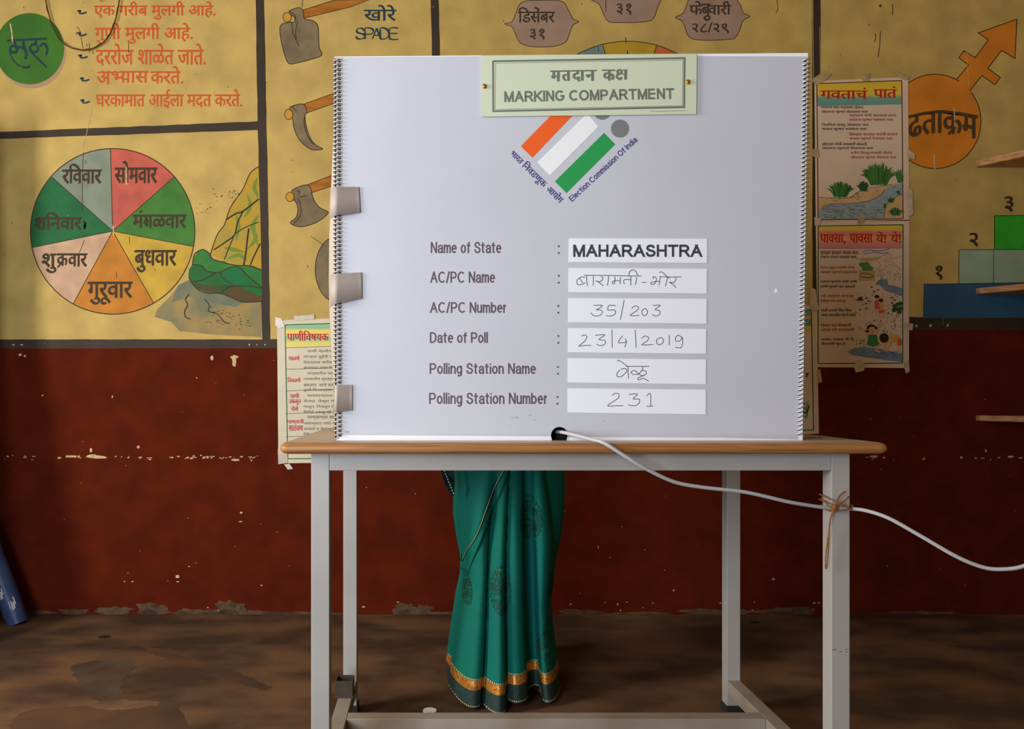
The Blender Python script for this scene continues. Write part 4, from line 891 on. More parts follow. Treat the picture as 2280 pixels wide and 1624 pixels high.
# white name strips with handwriting
strip_m = mat('white_strip_paper', (.80, .80, .87, 1), .55); pen_ink = mat('pen_ink', C(66, 66, 78), .5); mk = mat('bold_ink', C(62, 66, 70), .5)
strips = [((1267, 531), (1574, 532), (1574, 586), (1266, 584)), ((1266, 597), (1573.5, 599), (1573, 654), (1266, 651)), ((1265.5, 664), (1573, 666), (1572.5, 721), (1265, 718)), ((1265, 731), (1572, 733), (1571.5, 788), (1264.5, 785)), ((1264.5, 798), (1571.5, 801), (1571, 856), (1264, 852)), ((1264, 865), (1571, 868), (1571, 923), (1264, 919))]
def k8(pts): return [(900 + x / 3.081, 480 + y / 3.081) for x, y in pts]
hand = {
 2: [[(1300, 618), (1330, 616), (1358, 618), (1340, 635), (1318, 648), (1350, 650), (1358, 670), (1335, 688), (1300, 688), (1280, 668)], [(1450, 620), (1405, 618), (1398, 650), (1440, 648), (1448, 672), (1420, 690), (1385, 688)], [(1508, 580), (1495, 650), (1482, 715)], [(1560, 640), (1580, 622), (1605, 628), (1598, 650), (1550, 686), (1612, 686)], [(1650, 640), (1630, 655), (1635, 682), (1655, 686), (1668, 660), (1655, 640), (1646, 642)], [(1705, 618), (1755, 618), (1720, 645), (1752, 655), (1748, 682), (1720, 690), (1700, 680)]],
 3: [[(1215, 828), (1240, 820), (1252, 835), (1235, 865), (1198, 896), (1240, 892), (1282, 892)], [(1310, 822), (1375, 820), (1335, 850), (1375, 858), (1378, 880), (1350, 893), (1318, 885)], [(1424, 782), (1426, 908)], [(1498, 825), (1468, 872), (1528, 868)], [(1515, 845), (1522, 870), (1512, 904)], [(1584, 785), (1590, 908)], [(1628, 845), (1650, 828), (1675, 838), (1665, 862), (1630, 888), (1708, 886)], [(1755, 838), (1730, 855), (1735, 882), (1760, 885), (1778, 860), (1765, 840), (1750, 840)], [(1816, 820), (1818, 892)], [(1905, 840), (1880, 822), (1860, 840), (1865, 862), (1890, 860), (1908, 838), (1908, 880), (1895, 908), (1858, 904)]],
 4: [[(1460, 1000), (1470, 994), (1500, 1012), (1530, 1035)], [(1520, 1036), (1600, 1036), (1680, 1036)], [(1480, 1060), (1462, 1080), (1460, 1104), (1490, 1104), (1525, 1070), (1515, 1050), (1485, 1056)], [(1535, 1034), (1536, 1080), (1538, 1118)], [(1600, 1090), (1570, 1090), (1555, 1075), (1580, 1064), (1605, 1085), (1630, 1100), (1658, 1088), (1655, 1070), (1630, 1064), (1615, 1082), (1600, 1090)], [(1635, 1036), (1634, 1064)], [(1650, 1095), (1625, 1105), (1602, 1118), (1610, 1128), (1640, 1118), (1655, 1125), (1678, 1138)]],
 5: [[(1425, 1235), (1445, 1222), (1470, 1226), (1465, 1255), (1395, 1304), (1450, 1306), (1502, 1306)], [(1540, 1228), (1598, 1226), (1570, 1258), (1612, 1262), (1608, 1290), (1580, 1306), (1535, 1300)], [(1662, 1238), (1688, 1224), (1690, 1308)], [(1662, 1310), (1708, 1308)]]}
hand[1] = [[(1110.1 + x * .43242, 355.2 + y * .43242) for x, y in p] for p in (   # traced on a larger grid, brought to the same one
 [(305, 165), (245, 155), (190, 190), (170, 230), (180, 270), (220, 281), (265, 268), (308, 246)], [(215, 180), (240, 215), (270, 252)], [(325, 135), (328, 220), (336, 300)], [(285, 130), (600, 131), (1000, 140), (1195, 140)], [(432, 135), (432, 210), (429, 292)],
 [(550, 146), (580, 165), (570, 208), (520, 232), (470, 215), (520, 242), (590, 296)], [(672, 140), (668, 215), (655, 290)], [(770, 145), (776, 205), (760, 262), (735, 255), (736, 230), (780, 215), (855, 215)], [(857, 160), (856, 215), (855, 272)], [(1020, 200), (940, 195), (910, 222), (925, 270)], [(1025, 145), (1026, 220), (1024, 290)],
 [(1120, 158), (1112, 215), (1095, 285)], [(995, 135), (1000, 90), (1030, 52), (1070, 45), (1110, 75), (1132, 132)], [(1200, 243), (1272, 240)], [(1392, 188), (1375, 165), (1400, 150), (1432, 182), (1424, 222), (1400, 265), (1365, 276), (1340, 256), (1365, 236), (1490, 225)], [(1492, 158), (1485, 220), (1470, 290)],
 [(1480, 150), (1640, 156), (1830, 154)], [(1606, 155), (1594, 220), (1575, 302)], [(1470, 86), (1500, 75), (1540, 92), (1600, 150), (1640, 182)], [(1730, 165), (1742, 200), (1700, 246), (1640, 240), (1690, 272), (1742, 326)])]
for i, q in enumerate(strips):
    vs = [PAN(*p) + PN * .0009 for p in q] + [PAN(*p) + PN * .0003 for p in q]
    s_o = link_mesh('name_strip', vs, [(0, 1, 2, 3), (7, 6, 5, 4)] + [(k, k + 4, (k + 1) % 4 + 4, (k + 1) % 4) for k in range(4)], [strip_m], parent=t)
    c = Canvas(PAN, PN, .0010)
    if i == 0: c.sans('MAHARASHTRA', 1276, 545, 1563, 572.5, 5.3, mk, 0, gap=.27)
    else:
        for h in hand[i]:
            if i in (2, 3, 5) and len(h) == 2 or len(h) < 3: c.line(k8(h), 1.5, pen_ink, 0)
            else: c.line(k8(h), 1.5, pen_ink, 0, sm=5)
    o = c.build('handwriting' if i else 'bold_lettering'); o.parent = s_o
# closed cup coloured black for the shade inside the cable hole
ring = [PAN(1246 + 19.3 * math.cos(R(a)), 970 + 19.3 * math.sin(R(a))) for a in range(0, 360, 15)]
ring = [p if p.z > .7515 else Vector((p.x, p.y, .7515)) for p in ring]
V = [p + PN * .0008 for p in ring] + [p - PN * .03 for p in ring]; n = len(ring)
link_mesh('cable_hole', V, [(i, (i + 1) % n, (i + 1) % n + n, i + n) for i in range(n)] + [tuple(range(n, 2 * n))], [mat('black_rubber_and_hole_shade', (.015, .014, .013, 1), .7)], parent=t)
# side panels hinged on the spirals
def side_panel(pxt, pxb, dx, yb, wd):
    a, b_ = PAN(pxt, 128), PAN(pxb, 979); V = []
    for j in range(9):
        v = j / 8; f0 = a.lerp(b_, v)
        for i in range(9):
            u = i / 8; bow = math.sin(math.pi * v) * wd
            V.append(Vector((f0.x + (dx * u + bow * math.sin(u * math.pi / 2)), f0.y + .006 + yb * u, f0.z)))
    N = len(V); off = Vector((.0035 if dx < 0 else -.0035, 0, 0)); V += [p + off for p in V]; Fs = []
    for j in range(8):
        for i in range(8):
            q = (j * 9 + i, j * 9 + i + 1, (j + 1) * 9 + i + 1, (j + 1) * 9 + i); Fs += [q, tuple(k + N for k in q[::-1])]
    ed = list(range(9)) + [j * 9 + 8 for j in range(1, 9)] + [80 - i for i in range(1, 9)] + [(8 - j) * 9 for j in range(1, 8)]
    Fs += [(p, q, q + N, p + N) for p, q in zip(ed, ed[1:] + ed[:1])]
    bmx = bmesh.new(); me = bpy.data.meshes.new('side_panel'); me.from_pydata([tuple(p) for p in V], [], Fs); bmx.from_mesh(me); bmesh.ops.recalc_face_normals(bmx, faces=bmx.faces); bpy.data.meshes.remove(me)
    return from_bm('side_panel', bmx, mat('cream_board_back', (.46, .40, .35, 1), .65), t, True)
side_panel(744, 749, -.0555, .46, -.019)
side_panel(1800, 1787, .19, .46, 0)
# spiral bindings and their punched holes
wire = mat('binding_wire', (.55, .52, .50, 1), .3, metal=.85); slot = mat('punched_slot', (.03, .028, .027, 1), .8)
for side, (xt, yt, xb, yb) in enumerate(((751, 133, 752.5, 975), (1796, 131, 1783.5, 972))):
    turns = 86; pts = []
    for k in range(turns * 14 + 1):
        s = k / (turns * 14); a = 2 * math.pi * k / 14; p = PAN(xt + (xb - xt) * s, yt + (yb - yt) * s) - PN * .002
        pts.append(p + Vector((math.cos(a) * .0078, 0, 0)) + PN * (math.sin(a) * .0072))
    v, f = tube_geo(pts, .0015, 6); link_mesh('spiral_binding', v, f, [wire], parent=t, smooth=True)
    c = Canvas(PAN, PN, .0004)
    if side == 0: c.poly([(744, 127), (763, 127), (763, 970), (748, 981)], mat('hinge_strip', (.45, .40, .37, 1), .55), 0); c.line([(746.5, 131), (747.5, 975)], 3.2, slot, 1)
    for k in range(turns):
        s = (k + .5) / turns; x = xt + (xb - xt) * s; y = yt + (yb - yt) * s
        if side == 0: c.rect(x + 2, y - 1.6, x + 8, y + 1.8, slot, 1)
        else: c.rect(x - 8, y - 2.2, x - 1, y + 2.2, slot, 1)
    c.build('punched_holes', t)
# cardboard straps folded round the left spiral
strap_m = mat('grey_card_strap', (.37, .305, .265, 1), .65, var=.06, scale=20)
for q in (((735, 419), (800, 417), (803, 474), (733, 484)), ((735, 612), (806, 607), (807, 665), (735, 680)), ((744, 858), (785, 857), (785, 914), (742, 917))):
    prof = []
    n = 20
    xl = q[0][0]
    V = []
    for j, (L_, R_) in enumerate(((q[0], q[1]), (q[3], q[2]))):
        row = []
        dro = 10 if j else 0
        for k in range(n + 1):
            u = k / n
            x = L_[0] + (R_[0] - L_[0]) * u; y = L_[1] + (R_[1] - L_[1]) * u + (3.5 * max(0, 1 - u / .28) if j else 0)
            xb = 751.0; hgt = .0022 + .0085 * max(0, min(1, (R_[0] - 6 - x) / (R_[0] - 6 - xb)))
            if x < xb: hgt = .0107 - .017 * ((xb - x) / (xb - L_[0])) ** 1.6      # turns back round the coil
            row.append(PAN(x, y) + PN * hgt)
        V += row
    m_ = n + 1
    Fs = [(k, k + 1, m_ + k + 1, m_ + k) for k in range(n)]
    o = link_mesh('strap', V, Fs, [strap_m], parent=t, smooth=True)
    sd = o.modifiers.new('thickness', 'SOLIDIFY'); sd.thickness = .0012; sd.offset = 0
    wt = link_mesh('strap_back', [], [], [strap_m]) if False else None

# sign
t = thing('compartment_sign', 'pale green paper sign lettered MARKING COMPARTMENT pinned to the top of the grey screen', 'sign', PAN(1310, 190) + PN * .003)
q = [(1071, 125), (1550.5, 121), (1549, 255.5), (1071.5, 261)]
sg = mat('pale_green_paper', (.57, .61, .45, 1), .5, spec=.4); sink = mat('sign_grey_ink', (.15, .16, .125, 1), .5)
vs = [PAN(*p) + PN * .0036 for p in q] + [PAN(*p) + PN * .0024 for p in q]
link_mesh('sheet', vs, [(0, 1, 2, 3), (7, 6, 5, 4)] + [(k, k + 4, (k + 1) % 4 + 4, (k + 1) % 4) for k in range(4)], [sg], parent=t)
c = Canvas(PAN, PN, .0037)
for p in ([(1099, 138), (1525, 131)], [(1523, 130), (1522, 242)], [(1524, 240), (1097, 249)], [(1098, 250), (1097.5, 137)]): c.line(p, 4.2, sink, 0)
for p in ([(1103, 142.5), (1519, 135.5)], [(1519, 135.5), (1518, 237)], [(1518, 237), (1102, 245)], [(1102, 245), (1103, 142.5)]): c.line(p, .9, sink, 0)
bs = ((0, 0), (.9, 0), (1.8, .1), (2.7, 0), (3.4, .5))
for ch, x0, x1, y0, y1 in (('म', 1225, 1249, 158.5, 182.5), ('त', 1249.5, 1271, 158, 182), ('दा', 1272.5, 1302, 157.7, 183), ('न', 1302, 1325, 157.2, 181.5), ('क', 1341, 1369, 156.5, 181)): c.text(ch, x0, y0, x1 - 3.4, y1, sink, 1, bs)
c.line([(1224.5, 160.6), (1328, 158.6)], 2.8, sink, 1); c.line([(1339.5, 158.4), (1369, 157.6)], 2.6, sink, 1)
kk = lambda pts: [(1210 + x / 11.4, 140 + y / 11.4) for x, y in pts]
c.poly(kk([(2040, 195), (2112, 192), (2106, 440), (2036, 444)]), sink, 1); c.line(kk([(2005, 200), (2122, 196)]), 2.2, sink, 1)
c.line(kk([(1862, 228), (1872, 270), (1930, 290), (1978, 256), (1958, 208), (1890, 206), (1858, 234)]), 4.6, sink, 1, sm=4); c.line(kk([(1925, 290), (1862, 330), (1850, 380), (1895, 418), (1945, 432), (1972, 375)]), 4.8, sink, 1, sm=4); c.line(kk([(1930, 300), (2040, 306)]), 2.4, sink, 1)
c.sans('MARKING COMPARTMENT', 1122.5, 205, 1500, 229, 4.5, sink, 1, gap=.29, space=.36, rot=(1122, 229, -1.1))
for x in range(1448, 1526, 3): c.line([(x, 249.6 - (x - 1448) * .02), (x + 2, 249.4 - (x - 1448) * .02)], 1.2, sink, 1)
# the lettering climbs slightly to the right, as the sheet hangs
for i, v in enumerate(c.V): pass
c.build('lettering', t)
brass = mat('brass_pin', C(190, 140, 50), .3, metal=.8)
for x, y in ((1078, 194), (1530, 184.5)):
    bmx = bmesh.new(); bmesh.ops.create_uvsphere(bmx, u_segments=16, v_segments=10, radius=.0048)
    for v in bmx.verts: v.co.y *= .55
    bmesh.ops.translate(bmx, verts=bmx.verts, vec=PAN(x, y) + PN * .0052); from_bm('pin', bmx, brass, t, True)

# ------------------------------------------------------------------ cable and its string tie
cp = [(1238, 962, 1.60), (1252, 963, 1.572), (1275, 968, 1.545), (1310, 977, 1.52), (1345, 987, 1.487), (1390, 1015, 1.479), (1440, 1045, 1.480), (1500, 1073, 1.488), (1560, 1085, 1.492), (1650, 1095, 1.496), (1700, 1105, 1.498), (1760, 1119, 1.502), (1830, 1130, 1.512), (1860, 1132, 1.5145), (1892, 1133, 1.514), (1930, 1138, 1.50), (1980, 1155, 1.48), (2050, 1194, 1.46), (2130, 1240, 1.44), (2190, 1264, 1.43), (2235, 1268, 1.42), (2280, 1261, 1.41), (2340, 1235, 1.40), (2440, 1205, 1.38), (2600, 1210, 1.35)]
cab = tube('cable', catmull([at(*p) for p in cp], 6), .0037, mat('pale_grey_cable', (.38, .375, .38, 1), .45, spec=.35), None, 10)
tag(cab, 'pale grey cable from the hole in the screen past the right table leg', 'cable')
t = thing('string_tie', 'brown jute string tying the cable to the right front table leg', 'string', at(1862, 1128, 1.51))
jute = mat('jute_string', C(134, 84, 44), .9, var=.3, scale=300)
x0, x1, yf, yb2 = X0 + TW - TT - .004, X0 + TW + .004, Y0 - .004, Y0 + TT + .004
def P3(u, v, y=1.514): return at(u, v, y)
zl = lambda py: CH - (py - HZ) * 1.52 / F
wraps = []
for za_, zb_ in ((1112, 1137), (1122, 1130), (1138, 1128)):
    a, b_ = zl(za_), zl(zb_)
    wraps.append(catmull([(x0, yf, a), ((x0 + x1) / 2, yf - .0125, (a + b_) / 2), (x1, yf, b_), (x1, yb2, b_ + .004), (x0, yb2, a + .004)], 6, True))
tubes('wrap', [w + [w[0]] for w in wraps], .0013, jute, t)
kn = P3(1858, 1131, 1.505); bmx = bmesh.new(); bmesh.ops.create_icosphere(bmx, subdivisions=2, radius=.006)
for v in bmx.verts: v.co = Vector((v.co.x * 1.3, v.co.y * .7, v.co.z)) + kn
from_bm('knot', bmx, jute, t, True)
tubes('loose_end', [catmull([P3(1858, 1131, 1.503), P3(1862, 1118, 1.50), P3(1870, 1104, 1.503), P3(1880, 1096, 1.505), P3(1883, 1097, 1.505)], 6)], .0016, jute, t)
tubes('loose_end', [catmull([P3(1858, 1131, 1.503), P3(1850, 1150, 1.507), P3(1846, 1180, 1.512), P3(1841, 1215, 1.514), P3(1838, 1245, 1.515), P3(1838, 1263, 1.515), P3(1840, 1265, 1.515), P3(1843, 1240, 1.514), P3(1845, 1205, 1.513), P3(1848, 1160, 1.508), P3(1858, 1133, 1.503)], 6)], .0013, jute, t)
tubes('loose_end', [catmull([P3(1858, 1131, 1.503), P3(1868, 1124, 1.502), P3(1880, 1116, 1.505), P3(1890, 1106, 1.508)], 6), catmull([P3(1856, 1131, 1.503), P3(1842, 1124, 1.504), P3(1830, 1108, 1.507)], 6)], .0013, jute, t)

# ------------------------------------------------------------------ rolled banner leaning at the left
t = thing('rolled_banner', 'rolled blue printed banner leaning in the dark left corner', 'banner', (-1.515, 2.88, 0))
bmat = mat('banner_blue_vinyl', C(52, 66, 100), .45, var=.25, scale=9)
bwht = mat('banner_white_print', C(170, 168, 164), .5)
base = Vector((-1.515, 2.872, .002)); tip = Vector((-1.96, 2.93, 1.09)); ax = (tip - base).normalized()
e1 = ax.cross(Vector((0, 1, 0))).normalized(); e2 = ax.cross(e1)
def roll(u, a, r): return base + ax * u + (e1 * math.cos(a) + e2 * math.sin(a)) * r
Ln = (tip - base).length; V, Fs = [], []; nu, na = 30, 40
for i in range(nu + 1):
    for k in range(na + 1):
        a = 2 * math.pi * 2.2 * k / na; r = .039 - .010 * k / na + .0022 * math.sin(3 * a + i * .7) * (.4 + .6 * math.sin(i * .9)); p = roll(Ln * i / nu, a, r); p.z = max(p.z, .0015); V.append(p)
for i in range(nu):
    for k in range(na): Fs.append((i * (na + 1) + k, i * (na + 1) + k + 1, (i + 1) * (na + 1) + k + 1, (i + 1) * (na + 1) + k))
rr = random.Random(2); n_roll = len(Fs)
for u0, a0, n_ in ((.05, 1.9, 2), (.10, 1.3, 2), (.24, 1.7, 2), (.285, 1.5, 2), (.335, 1.7, 2), (.40, 1.4, 3), (.47, 1.6, 3)):
    for g in range(n_):
        for s in range(3):   # letter-like strokes
            ua = u0 + g * .012 + rr.uniform(0, .006); ub = ua + rr.uniform(.006, .03); aa = a0 + g * .16 + s * .13; ab = aa + rr.uniform(.06, .18); o = len(V)
            V += [roll(ua, aa, .0422), roll(ub, aa, .0422), roll(ub, ab, .0422), roll(ua, ab, .0422)]; Fs.append((o, o + 1, o + 2, o + 3))
link_mesh('vinyl_roll', V, Fs, [bmat, bwht], [0] * n_roll + [1] * (len(Fs) - n_roll), parent=t, smooth=True)

# ------------------------------------------------------------------ the person behind the screen
t = thing('person', 'person in teal sari with gold bordered hem standing behind the table', 'person', (.235, 2.26, 0))
PY = 2.26
sari = mat('teal_sari_cloth', C(8, 102, 86), .75, col2=C(7, 88, 82), scale=3, spec=.15)
darkt = mat('dark_teal_border_cloth', C(34, 56, 52), .7, var=.25, scale=120)
gold = mat('gold_zari_border', C(190, 124, 52), .35, metal=.35, var=.5, scale=160)
cream = mat('cream_piping', C(170, 160, 120), .6)
motif = mat('dark_green_block_print', C(10, 66, 50), .65)
skin = mat('brown_skin', C(134, 86, 58), .5, var=.06, scale=12)
hair = mat('black_hair', (.012, .010, .009, 1), .4)
DY = .05
def px2(u, y=2.17): return (u - CX) * (y + DY) / F
def pz2(v, y=2.17): return CH - (v - HZ) * (y + DY) / F
def atp(u, v, y): return at(u, v, y + DY) - Vector((0, DY, 0))
SL = [(1050, 1010, 1268), (1100, 1012, 1269), (1150, 1011, 1267), (1200, 1018, 1262), (1250, 1028, 1250), (1300, 1026, 1242), (1350, 1015, 1236), (1400, 1008, 1238), (1450, 1001, 1244), (1500, 994, 1250), (1545, 996, 1256), (1590, 996, 1260)]
def sil(z):
    v = HZ + (CH - z) * F / (2.17 + DY)
    if v <= SL[0][0]: return px2(SL[0][1]), px2(SL[0][2])
    for (a, l0, r0), (b_, l1, r1) in zip(SL, SL[1:]):
        if v <= b_: s = (v - a) / (b_ - a); return px2(l0 + (l1 - l0) * s), px2(r0 + (r1 - r0) * s)
    return px2(SL[-1][1]), px2(SL[-1][2])
# valleys between the pleats, from waist (top) to hem (bottom), and how far each pleat stands forward
VT = [1078, 1108, 1134, 1158, 1178, 1202]; VB = [997, 1066, 1117, 1166, 1198, 1260]; AMP = [.080, .072, .044, -.030, .066]
HEMZ = [.003, .002, .022, .032, .010]
ZT = .99
def pleat(x, z):
    """forward displacement and hem lift of the front cloth at (x, z)."""
    s = min(1, max(0, (.68 - z) / .68)); vs = [px2(a + (b_ - a) * s ** .85 + 3 * math.sin(7 * z + i)) for i, (a, b_) in enumerate(zip(VT, VB))]
    for i in range(5):
        if vs[i] <= x <= vs[i + 1]:
            u = (x - vs[i]) / (vs[i + 1] - vs[i]); sk = u ** (1.25 if i % 2 else .85)
            return AMP[i] * (max(0, math.sin(math.pi * sk)) ** .42) * (.22 + .78 * s ** .7), HEMZ[i], u
    if x < vs[0]: return 0, .02, 0
    return 0, .02, 1
def front_y(x, z):
    l, r = sil(z); cx_, w = (l + r) / 2, (r - l) / 2; q = max(-1, min(1, (x - cx_) / w))
    s = min(1, max(0, (.66 - z) / .66)); dep = .115 + .02 * s
    d, hl, u = pleat(x, z)
    return PY - .062 * s * s * (1 - .5 * q * q) - dep * math.sqrt(max(0, 1 - q * q)) - d * max(0, 1 - abs(q) ** 6) + .004 * math.sin(x * 60 + z * 9) * (1 - s)
nu, nz = 300, 90; V, I, Fs = [], [], []
rows_ = [0, .014, .028, .040, .046, .050, .062, .070] + [.070 + (ZT - .070) * k / nz for k in range(1, nz + 1)]
for j, hz in enumerate(rows_):
    for i in range(nu):
        a = 2 * math.pi * i / nu; zz = hz
        l, r = sil(zz); cx_, w = (l + r) / 2, (r - l) / 2; x = cx_ - w * math.cos(a) * (1 if math.sin(a) >= 0 else .98)
        if math.sin(a) >= -1e-6:
            d, hl, u = pleat(x, zz); z = zz + hl * max(0, 1 - zz / .5) * (1 if hz < .5 else 0)
            V.append((x, front_y(x, max(zz, .0)), z + .004))
        else:
            s = min(1, max(0, (.66 - zz) / .66)); V.append((x, PY - .03 * s * s * (1 - abs(math.sin(a))) + (.12 + .06 * s) * abs(math.sin(a)) + .012 * s * math.sin(9 * a), zz + .012))
for j in range(len(rows_) - 1):
    k = 1 if j < 4 else (2 if j < 7 else 0)
    for i in range(nu): Fs.append((j * nu + i, j * nu + (i + 1) % nu, (j + 1) * nu + (i + 1) % nu, (j + 1) * nu + i)); I.append(k)
def sub(k, name, m, par):
    idx = [f for f, q in zip(Fs, I) if q == k]; used = sorted({v for f in idx for v in f}); mp = {v: n for n, v in enumerate(used)}
    o = link_mesh(name, [V[v] for v in used], [tuple(mp[v] for v in f) for f in idx], [m], smooth=True)
    if par.type == 'EMPTY': attach(o, par)
    else: o.parent = par; o.matrix_parent_inverse = par.matrix_world.inverted()
    return o
def child2(o, p): o.parent = p; o.matrix_parent_inverse = Matrix.Identity(4)
skirt = sub(0, 'sari_skirt', sari, t)
# sub-parts share the skirt's space
def sub2(k, name, m):
    o = sub(k, name, m, t); o.parent = skirt; o.matrix_parent_inverse = Matrix.Identity(4); o['label'] = {'hem_border': 'dark teal hem border', 'gold_border': 'gold woven border'}[name]; return o
sub2(1, 'hem_border', darkt); sub2(2, 'gold_border', gold)
# block-printed medallions that follow the folds
def SK(u, v):
    x, z = px2(u, 2.15), pz2(v, 2.15); l, r = sil(z); x = min(max(x, l + .006), r - .006)
    return Vector((x, front_y(x, z) - .0022, z + .004))
rr = random.Random(11)
def medallion(cx_, cy_, w, h, n=46):
    c = Canvas(SK, (0, -1, 0), .0004, .00005)
    for k in range(n):      # scrolls
        a = rr.uniform(0, 2 * math.pi); q = math.sqrt(rr.random()); x, y = cx_ + w * q * math.cos(a), cy_ + h * q * math.sin(a) * .92; s = rr.uniform(3, 6.5); ph = rr.uniform(0, 6)
        c.line([(x + s * .9 * math.cos(b_ + ph) * (1 - b_ / 9), y + s * math.sin(b_ + ph) * (1 - b_ / 9)) for b_ in [i * .6 for i in range(11)]], 1.5, motif, 1)
    for k in range(24):     # scalloped rim
        a = 2 * math.pi * k / 24; x, y = cx_ + w * math.cos(a), cy_ + h * math.sin(a) - (6 if 16 < k < 20 else 0)
        c.line([(x + 3.6 * math.cos(b_), y + 3.6 * math.sin(b_)) for b_ in [a - 1.9 + i * .55 for i in range(8)]], 1.7, motif, 1)
    o = c.build('block_print'); o.parent = skirt; o.matrix_parent_inverse = Matrix.Identity(4); o['label'] = 'dark green printed medallion'
medallion(1178, 1158, 19, 42, 60); medallion(1110, 1305, 19, 44, 60); medallion(1217, 1437, 22, 44, 76); medallion(1038, 1315, 8, 26, 22); medallion(1230, 1310, 6, 20, 14)
# dotted trim above the gold band and along the hem edge
def trim_row(z0):
    V, Fs = [], []
    for k in range(66):
        x0_ = px2(1000 + k * 3.9, 2.12); x1_ = px2(1000 + k * 3.9 + 2.0, 2.12); o_ = len(V)
        for x, z in ((x0_, z0), (x1_, z0), (x1_, z0 + .0035), (x0_, z0 + .0035)):
            d, hl, u = pleat(x, z); V.append((x, front_y(x, z) - .0012, z + hl * (1 - z / .5) + .004))
        Fs.append((o_, o_ + 1, o_ + 2, o_ + 3))
    o = link_mesh('stitched_trim', V, Fs, [mat('pale_thread', C(196, 170, 120), .6)]); o['kind'] = 'stuff'; o.parent = skirt; o.matrix_parent_inverse = Matrix.Identity(4)
trim_row(.0715); trim_row(.003)
# over-drape: the loose end swept from the waist down to the left
def edge_x(z):
    v = HZ + (CH - z) * F / (2.14 + DY)
    pts_ = [(960, 1165), (1060, 1110), (1120, 1084), (1180, 1062), (1230, 1040), (1262, 1030), (1300, 1020)]
    if v <= pts_[0][0]: return px2(pts_[0][1], 2.14)
    for (a, x0_), (b_, x1_) in zip(pts_, pts_[1:]):
        if v <= b_: return px2(x0_ + (x1_ - x0_) * (v - a) / (b_ - a), 2.14)
    return px2(pts_[-1][1], 2.14)
def drape(name, shift, zlo, zhi, lift, m):
    V, Fs = [], []; nz_, nx_ = 30, 16
    for j in range(nz_ + 1):
        z = zlo + (zhi - zlo) * j / nz_; l, r = sil(z); e = edge_x(z) + shift; l0 = l - .002; e = max(e, l0 + .004)
        for i in range(nx_ + 1):
            u = i / nx_; x = l0 + (e - l0) * u; y = front_y(min(max(x, l + .003), r), z) - lift * (1 if u > .12 else u / .12) - .006 * math.sin(u * 9 + z * 14) * u * (1 - u) * 2
            if u > .93: y += .0035 * ((u - .93) / .07) ** 2
            V.append((x, y, z))
    for j in range(nz_):
        for i in range(nx_): q = j * (nx_ + 1) + i; Fs.append((q, q + 1, q + nx_ + 2, q + nx_ + 1))
    o = link_mesh(name, V, Fs, [m], parent=t, smooth=True); s = o.modifiers.new('thickness', 'SOLIDIFY'); s.thickness = .0015
    return o, [Vector(V[j * (nx_ + 1) + nx_]) + Vector((0, -.002, 0)) for j in range(nz_ + 1)]
d2, e2_ = drape('sari_fold', .022, .335, .80, .010, sari)
d1, e1_ = drape('sari_drape', .0, .36, .82, .021, sari)
pp = tube('piping', e1_, .0011, cream, None, 6); pp.parent = d1; pp.matrix_parent_inverse = Matrix.Identity(4)
# dark end of the sari hanging at the left hip
V = [atp(976, 1030, 2.13), atp(1012, 1030, 2.13), atp(1013, 1075, 2.13), atp(1011, 1106, 2.135), atp(1002, 1098, 2.13), atp(990, 1078, 2.12)]
pe = link_mesh('pallu_end', [p + Vector((0, d_, 0)) for p, d_ in zip(V, (0, .01, .012, .012, .004, -.004))], [(5, 4, 3, 2), (0, 5, 2, 1)], [mat('dark_pallu_cloth', C(34, 62, 62), .65, var=.4, scale=60)], parent=t)
s = pe.modifiers.new('thickness', 'SOLIDIFY'); s.thickness = .002
c = Canvas(lambda u, v: atp(u, v, 2.112), (0, -1, 0), 0)
for k in range(9):
    s0, s1 = k / 9, (k + .55) / 9; a, b_ = Vector((989, 1048, 0)), Vector((1011, 1103, 0)); c.line([tuple(a.lerp(b_, s0))[:2], tuple(a.lerp(b_, s1))[:2]], 1.8, mat('white_stitching', (.6, .6, .55, 1), .6), 0)
o = c.build('stitching'); o.parent = pe; o.matrix_parent_inverse = Matrix.Identity(4)

# body: one continuous skinned figure (mostly hidden)
BX = .236
def skinned(name, nodes, edges, m, par, levels=2, root=0):
    me = bpy.data.meshes.new(name); me.from_pydata([n_[:3] for n_ in nodes], edges, []); me.materials.append(m)
    o = bpy.data.objects.new(name, me); COL.objects.link(o); attach(o, par)
    o.modifiers.new('skin', 'SKIN').use_smooth_shade = True
    for k, n_ in enumerate(nodes):
        sv = me.skin_vertices[0].data[k]; sv.radius = (n_[3], n_[4] if len(n_) > 4 else n_[3]); sv.use_root = (k == root)
    ss = o.modifiers.new('smooth', 'SUBSURF'); ss.levels = levels; ss.render_levels = levels
    return o
N_ = [(BX, 2.27, .80, .105, .085), (BX, 2.265, .95, .095, .075), (BX, 2.262, 1.10, .105, .078), (BX, 2.265, 1.215, .085, .06), (BX, 2.255, 1.275, .040, .040), (BX, 2.235, 1.345, .060, .066), (BX, 2.215, 1.43, .068, .076), (BX, 2.222, 1.485, .045, .05)]
E_ = [(0, 1), (1, 2), (2, 3), (3, 4), (4, 5), (5, 6), (6, 7)]
def chain(start, pts_):
    prev = start
    for p in pts_: N_.append(p); E_.append((prev, len(N_) - 1)); prev = len(N_) - 1
    return prev
wr_ = {}
